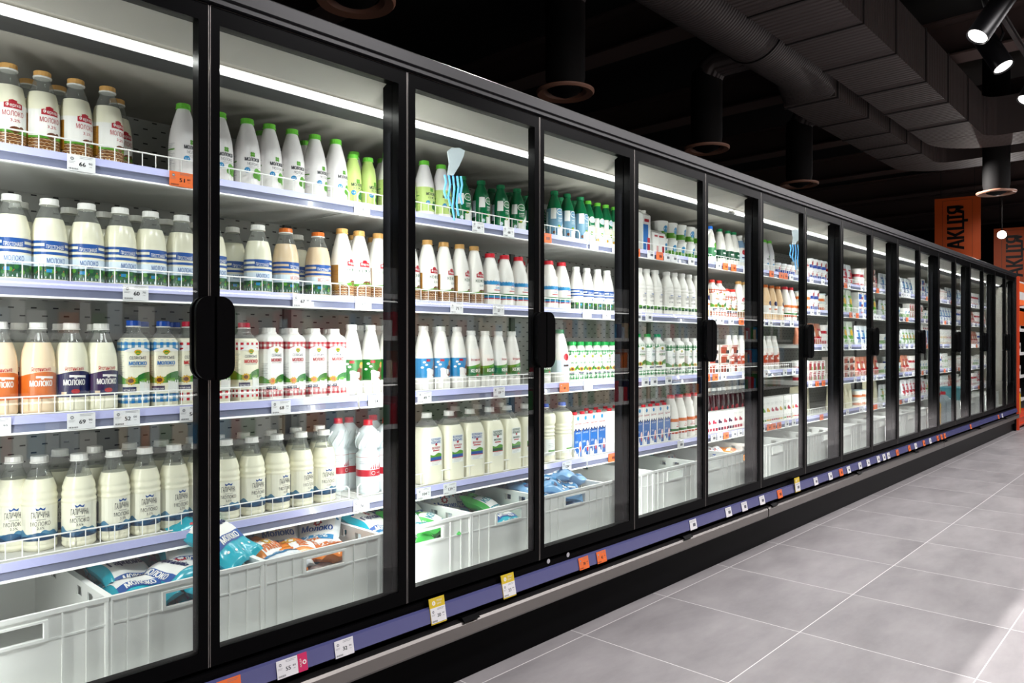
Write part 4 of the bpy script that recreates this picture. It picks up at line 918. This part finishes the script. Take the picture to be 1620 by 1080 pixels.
for p, num, k in low: tag_obj(px(p, -.026), -.0245, .268, num, k, .062, .046, tag_label(k, num, 'bottom'), -.19)
o = tag_obj(px(1262, -.03), -.030, .275, '', 'y', .07, .05, 'crooked yellow and white price card hanging over the bottom rail', -.1)

# ------------------------------------------------------------------ goods, door by door (photo columns give the distance along the shelf)
def row(shelf, items, y=.330, **k):
    for it in items: place(it[0], px(it[1], y), shelf, it[2] if len(it) > 2 else y, **k)
row(1, [('A', 13), ('A', 67), ('A', 120), ('A', 170), ('F', 290), ('F', 347), ('F', 391), ('F', 426), ('F', 462), ('F', 498), ('F', 531), ('G', 558), ('G', 582), ('F2', 614), ('F2', 641), ('F2', 671), ('F2', 698), ('H', 731), ('H', 761), ('H', 792), ('H', 818), ('H', 841), ('I', 877), ('I', 897), ('I', 918), ('I2', 930), ('I2', 945), ('I2', 958), ('I2', 972), ('I2', 983),
        ('X1', 1014), ('X2', 1030), ('X2', 1040)])
for p in (92, 185): place('A', px(p, .42), 1, .42, row='back')
place('A', px(44, .42), 1, .42, row='back')
for p in (414, 483, 560): place('F', px(p, .42), 1, .42, row='back')
for p in (605,): place('F2', px(p, .42), 1, .42, row='back')
for p in (778, 806, 830, 852): place('H', px(p, .41), 1, .41, row='back')
for p in (886, 908, 940, 962): place('I', px(p, .41), 1, .41, row='back')
row(2, [('B', 18), ('B', 78), ('B', 137), ('B', 190), ('B', 238), ('B', 287), ('B', 335), ('B', 408), ('B2', 452), ('B2', 503), ('J', 541), ('J', 568), ('J', 598), ('J', 626), ('J', 647), ('J', 676), ('J', 702), ('J', 727), ('J', 750), ('K', 775), ('K', 798), ('K', 820), ('K', 842), ('K', 868), ('K', 888), ('L', 911), ('L', 928), ('L', 945), ('L', 960),
        ('EK', 992), ('EK', 1010), ('EK', 1022), ('EK', 1036), ('EK', 1054), ('EK', 1066), ('EK', 1078), ('EK', 1089), ('EK', 1100), ('OC', 1112), ('Z', 1126), ('Z', 1137), ('Z2', 1149), ('Z2', 1158), ('J', 1168), ('J', 1178), ('J', 1187), ('J', 1197), ('OC', 1210), ('OC', 1220), ('OC', 1230), ('RJ', 1241), ('RJ', 1250)])
for p in (30, 110, 165, 215, 262, 310, 368, 470): place('B', px(p, .43), 2, .43, row='back')
for p in (560, 590, 618, 700): place('J', px(p, .43), 2, .43, row='back')
for p in (795, 824, 850): place('K', px(p, .44), 2, .44, row='back')
row(3, [('C1', -2), ('C1', 60), ('C2', 113), ('C2', 160), ('D1', 211), ('D1', 258), ('D2', 298), ('D2', 342), ('D2', 386), ('N', 425), ('N', 461), ('N', 496), ('N', 527), ('M1', 556), ('M1', 586), ('M1', 613), ('M2', 640), ('M2', 670), ('M2', 697), ('M2', 723), ('MK', 745), ('MK', 767), ('MK', 788), ('MK', 809), ('MK', 858), ('BK', 885), ('S', 904), ('S', 917), ('S', 930), ('S', 943), ('S', 956), ('S', 968), ('S5', 992), ('S5', 1008), ('S5', 1024), ('S5', 1040), ('GC', 1057), ('GC', 1071), ('GC', 1084), ('GC', 1096),
        ('O', 1152), ('O', 1162), ('O', 1172), ('O', 1182), ('O', 1193), ('O', 1206), ('O', 1215), ('O', 1224)])
for p in (30, 96, 150): place('C2', px(p, .43), 3, .43, row='back')
for p in (225, 275): place('D1', px(p, .43), 3, .43, row='back')
for p in (420, 452, 490, 520): place('N', px(p, .42), 3, .42, row='back')
for p in (568, 600, 640, 690): place('M1', px(p, .43), 3, .43, row='back')
for p in (1150, 1162, 1175): place('O', px(p, .42), 3, .42, row='back')
row(4, [('E', 68, .36), ('E', 125), ('E', 180), ('E', 229), ('E', 275), ('E', 314), ('E', 357), ('E', 398), ('E', 438), ('E', 476), ('E', 512), ('W', 582), ('W', 612), ('P1', 675), ('P1', 710), ('P1', 743), ('P2', 774), ('P2', 802), ('P2', 830), ('Q', 862), ('Q', 889)])
place('E', px(22, .40), 4, .40, row='front')
for p in (95, 150, 205, 255, 305, 345, 385, 428, 468, 505): place('E', px(p, .45), 4, .45, row='back')
for p in (535, 552, 590): place('W', px(p, .45), 4, .45, row='back')
for p in (720, 755, 790): place('P1', px(p, .46), 4, .46, row='back')
for p in (906, 918, 931, 944, 961, 975, 988, 1004, 1015, 1026, 1037, 1048): place('R', px(p), 4, .325, rz=1.2 if p == 961 else 0.05)
for p in (925, 940, 955, 970, 1030, 1045): place('R', px(p, .42), 4, .42, rz=0, row='back')
row(4, [('RJ', 1061), ('RJ', 1074), ('RJ', 1087), ('RJ', 1099)])
for i in range(12): place(('V2' if i in (9, 10) else 'V'), px(1112, .42) + i * .069, 4, .43)
for i in range(11): place(('T4', 'T4', 'T5', 'T4', 'T5', 'T4', 'T4', 'T4', 'T5', 'T4', 'T5')[i], px(1116) + i * .066, 4)
for i in range(11): place(('T3', 'T2', 'T1', 'T1', 'T2', 'T3', 'T1', 'T2', 'T1', 'T1', 'T1')[i], px(1203) + i * .066, 4)
# stacked boxes behind the handles
for j in range(3):
    for i in range(3): place('X5', px(1120, .34) + .135 * i, 3, .34, rz=0, z=SZ[3] + j * .0562, label='rust-coloured dessert box, %s in the %s layer behind the fifth handle pair' % (ordw(i + 1), ordw(j + 1)))
for i in range(6):
    for j in range(2): place('U1' if j == 0 else 'U1', px(1052) + i * .098, 1, .36, z=SZ[1] + j * .0962, label='green-banded sour cream tub, %s along in the %s layer behind the fifth door' % (ordw(i + 1), 'upper' if j else 'lower'))
row(1, [('BL', 1122), ('GL', 1138), ('GL', 1151), ('GL', 1160), ('PL', 1170), ('PL', 1181), ('PL', 1190), ('PL', 1198), ('F', 1208), ('F', 1216), ('U2', 1226), ('U2', 1235), ('U2', 1243), ('U2', 1250)])
# far shelves: tubs, pouches, boxes; mixture follows the colours behind each door
rf = random.Random(11)
def fill(shelf, x0, x1, keys, y=.335):
    x = x0
    while x < x1:
        n = rf.choice([2, 3, 4]); k = rf.choice(keys); K = KINDS[k]; stack = max(1, int(.19 / (K['h'] + .001)))
        for _ in range(n):
            wdt = 2 * K['r'] + .006
            if k == 'X4' or k == 'X5': wdt = .126
            if k == 'X3': wdt = .080
            if x + wdt > x1: return
            for j in range(stack):
                place(k, x + wdt / 2, shelf, y, rz=rf.uniform(-.03, .03), z=SZ[shelf] + j * (K['h'] + .001) if j else None)
            x += wdt
def far(z0, z1, t):
    for i, keys in enumerate(t): fill(11 + i, z0, z1, keys)
far(5.25, 5.82, (['U2', 'X4', 'X2'], ['U2', 'U4'], ['g5', 'U3'], ['X3', 'X5', 'U3']))
fill(15, 5.36, 5.84, ['g4'], .42)
far(5.86, 6.42, (['g1', 'g1', 'U3'], ['g3', 'U1', 'X2'], ['g2', 'g3'], ['g5', 'X5'], ['g4']))
far(6.46, 7.05, (['g1', 'U3', 'X5'], ['X4', 'g3', 'U2'], ['g2', 'U1'], ['g5', 'g6'], ['X5', 'U4', 'g4']))
far(7.09, 7.68, (['g2', 'U2', 'g1'], ['g6', 'U1', 'g3'], ['U1', 'g6'], ['U1', 'U2'], ['X5', 'g6']))
far(7.73, 8.93, (['U2', 'g2', 'X4'], ['U1', 'X3', 'g2'], ['U2', 'X1', 'g6'], ['U3', 'g5', 'U1'], ['g6', 'U2', 'g1']))
far(8.98, 10.17, (['g1', 'X2', 'g2'], ['PL', 'U2', 'g2'], ['T1', 'T2', 'U2'], ['U2', 'T3', 'X2'], ['T1', 'g5', 'X2']))
far(10.23, 11.36, (['g2', 'X2', 'U3'], ['g5', 'U3', 'g2'], ['g5', 'U2'], ['X2', 'U1'], ['g5', 'g1', 'U3']))

# ------------------------------------------------------------------ crates on the deck
def crate_mesh():
    m = MB(); W, D, H, t = .388, .575, .190, .0035; M_ = CRATE
    m.box(0, W, 0, D, 0, .005, M_)
    # front and back wall around the hand slot
    for y in (0, D - t):
        m.box(0, .125, y, y + t, .005, H, M_); m.box(.255, W, y, y + t, .005, H, M_); m.box(.125, .255, y, y + t, .005, .130, M_); m.box(.125, .255, y, y + t, .166, H, M_)
    for x in (0, W - t):   # side walls with three small windows near the top
        c = 0.
        for wy in (.09, .17, .38): m.box(x, x + t, c, wy, .150, .174, M_); c = wy + .035
        m.box(x, x + t, c, D, .150, .174, M_); m.box(x, x + t, 0, D, .005, .150, M_); m.box(x, x + t, 0, D, .174, H, M_)
    # rims, hand-slot lip and ribs
    for z0, z1, e in ((H - .010, H, .006), (.122, .126, .003)):
        m.box(-e, W + e, -e, 0, z0, z1, M_); m.box(-e, W + e, D, D + e, z0, z1, M_); m.box(-e, 0, 0, D, z0, z1, M_); m.box(W, W + e, 0, D, z0, z1, M_)
    m.box(.117, .263, -.008, 0, .124, .130, M_); m.box(.117, .263, -.008, 0, .166, .171, M_); m.box(.117, .125, -.008, 0, .130, .166, M_); m.box(.255, .263, -.008, 0, .130, .166, M_)
    for x in (.035, .085, .292, .342): m.box(x, x + .0035, -.004, 0, .0, H - .01, M_)
    for y in (.05, .2, .35, .5): m.box(-.004, 0, y, y + .0035, 0, H - .01, M_)
    for x, y in ((.0, .0), (W, .0), (0, D), (W, D)): m.lathe([(.006, 0), (.006, H - .01)], 8, M_, cx=x, cy=y)
    return m.mesh('plastic_crate')
CM = crate_mesh(); CZ = .3375; CX = []
cdesc = ['empty', 'full of teal milk bags', 'holding orange and white milk bags', 'with teal and green bags', 'half full of kefir bags', 'heaped with pale blue film bags', 'empty, beside the pale blue bags', 'with one green bag', 'holding a few bags', 'with a white bag by the fifth handle', 'with orange bags']
for i in range(-1, 26):
    x = .641 + .397 * i
    if 7.75 < x < 8.8 or x > 10.95: continue
    n = i + 1; lab = 'milky plastic crate %s' % cdesc[n] if n < len(cdesc) else 'milky plastic crate, %s from the near end of the fridge floor' % ordw(n + 1)
    if n < len(cdesc): lab += ', %s from the near end' % ordw(n + 1)
    o = link('plastic_crate', CM, None, (x, .100, CZ)); tag(o, lab, 'crate', 'milky plastic crates on the fridge floor'); CX.append(x)
BC = {}
def bag(key, ci, dx, dy, dz, rz, tx=0., ty=0.):
    k = KINDS[key]; o = k['root'] if not k['used'] else copy_tree(k['root']); k['used'] = True
    o.location = (.641 + .397 * ci + dx, .100 + dy, CZ + .006 + dz); o.rotation_euler = (tx, ty, rz)
    c = BC[(key, ci)] = BC.get((key, ci), 0) + 1
    tag(o, '%s, %s one in the %s fridge-floor crate' % (k['desc'], ordw(c), ordw(ci + 2)), 'bag', 'milk bags in the crates'); return o
for ci, kk in ((0, ['b1'] * 3), (1, ['b2', 'b3', 'b3']), (2, ['b4', 'b1', 'b3']), (3, ['b4', 'b1', 'b1']), (4, ['b5', 'b5', 'b5'])):
    for l in range(3 if ci < 3 else 2):
        bag(kk[l], ci, .10, .13, .001 + l * .054, .05, 0, 0); bag(kk[(l + 1) % 3], ci, .275, .13, .001 + l * .054, -.05, 0, 0)
    for l in range(3 if ci < 3 else 2): bag(kk[(l + 2) % 3], ci, .19, .39, .001 + l * .05, 1.5)
bag('b1', 0, .095, .22, .135, .28, .55, .12); bag('b1', 0, .27, .20, .150, -.30, .45, -.10); bag('b1', 0, .16, .40, .165, -.15, .65, .1); bag('b1', 0, .31, .38, .185, .35, .6, -.1); bag('b1', 0, .20, .14, .125, -1.2, .25, 0)
bag('b1', 0, .320, .16, .205, .5, .5, -.15)
bag('b2', 1, .085, .14, .120, .5, .45, .1); bag('b3', 1, .19, .27, .130, -.35, .6, 0); bag('b3', 1, .30, .20, .135, -.7, .5, -.1); bag('b3', 1, .24, .42, .13, .3, .5, 0); bag('b2', 1, .20, .14, .115, 1.4, .1, 0)
bag('b1', 2, .09, .20, .125, .3, .55, .1); bag('b4', 2, .20, .13, .125, -.3, .4, -.1); bag('b1', 2, .29, .26, .135, .2, .6, 0); bag('b1', 2, .14, .42, .15, .5, .5, .1); bag('b4', 2, .31, .12, .11, .7, .3, .1)
bag('b4', 3, .27, .20, .10, .4, .4, .1); bag('b3', 3, .12, .28, .10, -.3, .5, .1); bag('b1', 3, .25, .40, .10, -.3, .6, .1)
for a_, (u_, v_) in enumerate([(.08, .13), (.2, .11), (.3, .14), (.12, .26), (.25, .27), (.33, .30), (.1, .42), (.24, .42)]): bag('b5', 4, u_, v_, .125 + .018 * (a_ % 3) + .01 * (a_ > 4), .9 * a_, .30, .2 * (-1) ** a_)
bag('b4', 6, .22, .2, .004, .6, .1, 0); bag('b5', 6, .12, .32, .004, -.4); bag('b1', 7, .1, .34, .06, .4, .5, 0); bag('b3', 7, .26, .3, .06, -.4, .5, 0)
bag('b1', 6, .1, .46, .13, .3, .5, 0); bag('b3', 6, .27, .46, .13, -.3, .5, 0); bag('b1', 7, .18, .46, .13, .3, .5, 0)
bag('b3', 8, .1, .15, .004, .3); bag('b2', 8, .27, .14, .004, -.2); bag('b3', 8, .12, .14, .10, -.3, .4, 0); bag('b2', 8, .26, .12, .10, .3, .3, 0); bag('b3', 8, .2, .42, .1, .3, .5, 0)
bag('b3', 9, .2, .3, .004, .3); bag('b3', 10, .2, .46, .11, .3, .5, 0); bag('b3', 12, .2, .2, .004, .3)

# things on the deck of the last fridge
def drum(x, label):
    o = empty('water_jug', (x, .16, CZ)); m = MB(); m.lathe(smooth_prof([(.07, 0), (.08, .02), (.078, .1), (.08, .17), (.075, .21), (.05, .25), (.022, .27), (.022, .285)]), 24, see_mat('jug_plastic', (214, 226, 232), clear=.9, body=.35)); m.build('jug_body', o, True)
    c = MB(); c.lathe([(.024, .27), (.024, .298), (.022, .30)], 20, MATS['red_cap']); c.build('cap', o); tag(o, label, 'jug', 'clear jugs on the fridge floor')
drum(8.35, 'clear water jug with red cap beside the crate, first one'); drum(8.56, 'clear water jug with red cap, second one')
m = MB(); m.add([(0, 0, 0), (.16, 0, 0), (.10, 0, .22), (0, 0, .22), (0, .004, 0), (.16, .004, 0), (.10, .004, .22), (0, .004, .22)], [(0, 1, 2, 3), (7, 6, 5, 4), (0, 4, 5, 1), (1, 5, 6, 2), (2, 6, 7, 3), (3, 7, 4, 0)], TAGO); o = m.build('orange_card', None, False, (7.8, .05, CZ)); tag(o, 'orange card leaning inside the third fridge door', 'card')
m = MB(); m.lathe([(.05, 0), (.055, .01), (.055, .2), (.04, .22), (.04, .235)], 20, YEL); o = m.build('yellow_canister', None, True, (8.16, .14, CZ)); tag(o, 'yellow canister standing between crate and clear jug', 'canister')
def lidbox(x): 
    o = empty('storage_box', (x, .2, CZ + .19)); m = MB(); m.box(-.17, .17, -.12, .12, 0, .11, see_mat('teal_box', (120, 190, 200), body=.7, clear=.8)); m.build('box_body', o); m = MB(); m.box(-.18, .18, -.13, .13, .11, .13, ink(90, 176, 190)); m.build('lid', o); tag(o, 'teal lidded storage box on top of a crate', 'box')
lidbox(9.15)
# light-blue ribbons on white clips, one behind the third door and one on the seventh
def wobbler(x, y, z, label, s=1., rz=0.):
    o = empty('hanging_clip', (x, y, z), rz); m = MB()
    wv = see_mat('frosted_clip', (232, 240, 244), clear=.9, body=.45, rough=.2)
    pts = [(-.02, .10), (-.005, .115), (.03, .118), (.055, .108), (.05, .085), (.03, .04), (.005, .0), (-.02, .0), (-.012, .05)]
    n = len(pts); vs = [(p * s, -.006, q * s) for p, q in pts] + [(p * s, .006, q * s) for p, q in pts]
    m.add(vs, [tuple(range(n - 1, -1, -1)), tuple(range(n, 2 * n))] + [(i, (i + 1) % n, (i + 1) % n + n, i + n) for i in range(n)], wv); m.build('clip_body', o)
    rb = mat('sky_blue_ribbon', (110, 190, 250), .3)
    for k, (dx, l) in enumerate(((-.03, .10), (-.012, .13), (.006, .19), (.024, .17), (.04, .12))):
        r = MB(); r.tube([(dx * s, .004, 0), (dx * s + .004, .002, -l * .3 * s), (dx * s - .003, 0, -l * .7 * s), (dx * s + .004, 0, -l * s)], .0045 * s, rb, 6); r.build('ribbon', o, True)
    tag(o, label, 'hanging clip')
wobbler(px(715, .06), .06, 1.70, 'frosted clip with light-blue ribbons hanging behind the third door', .8, -.5)
wobbler(px(1257, .11), .11, 1.76, 'frosted clip with light-blue ribbons hanging at the seventh door', .85, -1.05)
for p, q in ((866, 'round'), (897, 'curled')):
    m = MB(); m.lathe([(.009, 0), (.009, .0006)], 14, ink(180, 180, 184)); o = m.build('logo_sticker', None, False, (px(p, 0), -.005, .312)); o.rotation_euler = (radians(90), 0, 0); tag(o, 'small %s grey sticker on black fridge base under door four' % q, 'sticker')

# ------------------------------------------------------------------ banners and shelving at the far end
OB = mat('orange_banner', (214, 88, 24), .45); RD = mat('red_orange_metal', (226, 74, 36), .4)
def banner(x, y, z, rz, label):
    o = empty('promotion_banner', (x, y, z), rz); m = MB(); m.box(-.34, .34, -.05, .05, 0, 1.08, OB)
    A = Art(); A.step = 1; A.text('АКЦІЯ', .0, .56, .74, .31, ink(16, 16, 18), 3, rot=pi / 2, off=.03)
    for u0, u1, v0, v1 in ((-.22, -.215, .05, 1.03), (.215, .22, .05, 1.03), (-.22, .22, .045, .05), (-.22, .22, 1.03, 1.035)): A.rect(u0, u1, v0, v1, BROWN, 2)
    A.put(m, lambda u, v, e_: (u, -.05 - e_, v)); m.build('banner_board', o)
    for s_ in (-.25, .25):
        c = MB(); c.tube([(s_, 0, 1.08), (s_, 0, 4.7 - z)], .004, LAMPB, 5); c.build('cable', o)
    tag(o, label, 'banner', 'orange promotion banners')
banner(14.6, 1.33, 2.56, -radians(80), 'orange hanging banner lettered upwards, showing above the fridge tops')
banner(16.1, .72, 2.15, -radians(80), 'orange banner behind the glaring lamp beside the red post')
banner(17.0, .45, 1.95, -radians(65), 'orange banner partly cut by the picture edge')
track_lamp(13.9, .56, 2.85, 0, -1.6, 1.2, 'glaring track spotlight in front of the orange banner', 70, emit('glare_lens', (255, 240, 215), 60.), 60, True)
spot('banner_light', (13.2, .2, 3.4), (15.2, .9, 2.4), 25, 50, .9, .1, (1, .9, .8))
def gondola():
    o = empty('orange_shelving', (11.56, .06, 0))
    def P(n, f): m = MB(); f(m); return m.build(n, o)
    P('side_post', lambda m: m.box(0, .05, -.085, .03, 0, 2.0, RD)); P('base', lambda m: (m.box(0, 1.3, -.06, .6, .03, .20, RD), m.box(.02, 1.28, -.075, -.06, .05, .07, RD), m.box(.02, 1.28, -.075, -.06, .14, .16, RD)))
    P('back_panel', lambda m: m.box(0, 1.3, .55, .6, .2, 2.0, mat('dark_board', (20, 18, 18), .7)))
    for z in (.355, .68, 1.0, 1.33): s_ = P('shelf', lambda m, z=z: (m.box(.05, 1.3, .05, .55, z - .03, z, WIRE), m.box(.05, 1.3, .03, .05, z - .035, z + .008, WIRE)))
    for z in (.60, .92, 1.25): P('bracket', lambda m, z=z: m.add([(.05, -.04, z), (.05, -.04, z + .07), (.05, .3, z + .09), (.14, -.04, z + .03), (.14, .3, z + .09), (.14, -.04, z + .07)], [(0, 1, 2), (3, 4, 5), (0, 3, 5, 1), (1, 5, 4, 2), (0, 2, 4, 3)], RD))
    P('header_board', lambda m: m.box(.05, 1.3, .03, .05, 1.38, 1.58, OB))
    P('poster', lambda m: (m.box(.28, 1.2, .0, .012, 1.62, 1.98, WHITE), m.box(.28, 1.2, -.003, .0, 1.84, 1.96, TAGO), m.lathe([(.001, 1.62), (.09, 1.64), (.09, 1.70), (.001, 1.72)], 16, TAGO, cx=.34, cy=-.02)))
    tag(o, 'orange and white store shelving standing past the last fridge', 'shelving')
gondola()
for z, s_ in ((.356, 'lowest'), (.681, 'second lowest'), (1.001, 'third'), (1.331, 'highest')):
    for i in range(7):
        m = MB(); c = [WHITE, DARK, ink(226, 220, 200)][i % 3]; hh = .14 if i % 3 == 0 else .1
        m.box(-.055, .055, -.05, .05, 0, hh, c); m.lathe([(.022, 0), (.022, .003)], 12, DARK if c is WHITE else WHITE, cy=0, cx=0); 
        for k in range(len(m.v) - 24, len(m.v)): x_, y_, z_ = m.v[k]; m.v[k] = (x_, -.05 - z_, hh * .55 + y_)
        o = m.build('boxed_good', None, False, (11.70 + i * .135, .16, z)); tag(o, '%s box, %s on the %s shelf of the orange shelving' % (['white', 'dark', 'cream'][i % 3], ordw(i + 1), s_), 'box', 'boxes on the orange shelving')
m = MB(); m.lathe([(.04, 0), (.05, .02), (.05, .26), (.03, .30)], 16, YEL); tag(m.build('yellow_bottle', None, True, (11.72, .03, .2)), 'tall yellow bottle on the red base of the orange shelving', 'bottle')
# unused prototypes are removed
for k, K in KINDS.items():
    if not K['used']:
        for ch in list(K['root'].children): bpy.data.objects.remove(ch)
        bpy.data.objects.remove(K['root'])

# ------------------------------------------------------------------ the other side of the aisle (seen as faint reflections in the glass doors)
o = empty('opposite_shelving', (7.5, -4.6, 0)); m = MB(); m.box(-8, 8, -.5, -.45, 0, 2.0, mat('opposite_back', (150, 150, 150), .6)); m.build('back_panel', o)
for z in (.25, .75, 1.2, 1.65):
    m = MB(); m.box(-8, 8, -.45, .0, z - .03, z, SHELF); m.box(-8, 8, 0, .01, z - .04, z + .01, WIRE); m.build('shelf', o)
for z in (.72, 1.62):
    m = MB(); m.box(-7.9, 7.9, -.03, -.005, z - .045, z - .031, emit('opposite_led', (255, 252, 248), 5.)); m.build('shelf_light', o)
tag(o, 'long lit store shelving across the aisle, mirrored faintly in the doors', 'shelving')
rg = random.Random(5)
m = MB()
for z in (.25, .75, 1.2):
    x = -.3
    while x < 15.2:
        w_ = rg.uniform(.07, .16); m.box(x, x + w_ - .01, -4.98, -4.68, z + .001, z + rg.uniform(.16, .32), rg.choice([WHITE, SKY, RED, ORANGE, GREEN, TAN, NAVY, PALE])); x += w_
g = m.build('packaged_goods'); g['kind'] = 'stuff'; tag(g, 'packed goods filling the shelving across the aisle', 'packaged goods')
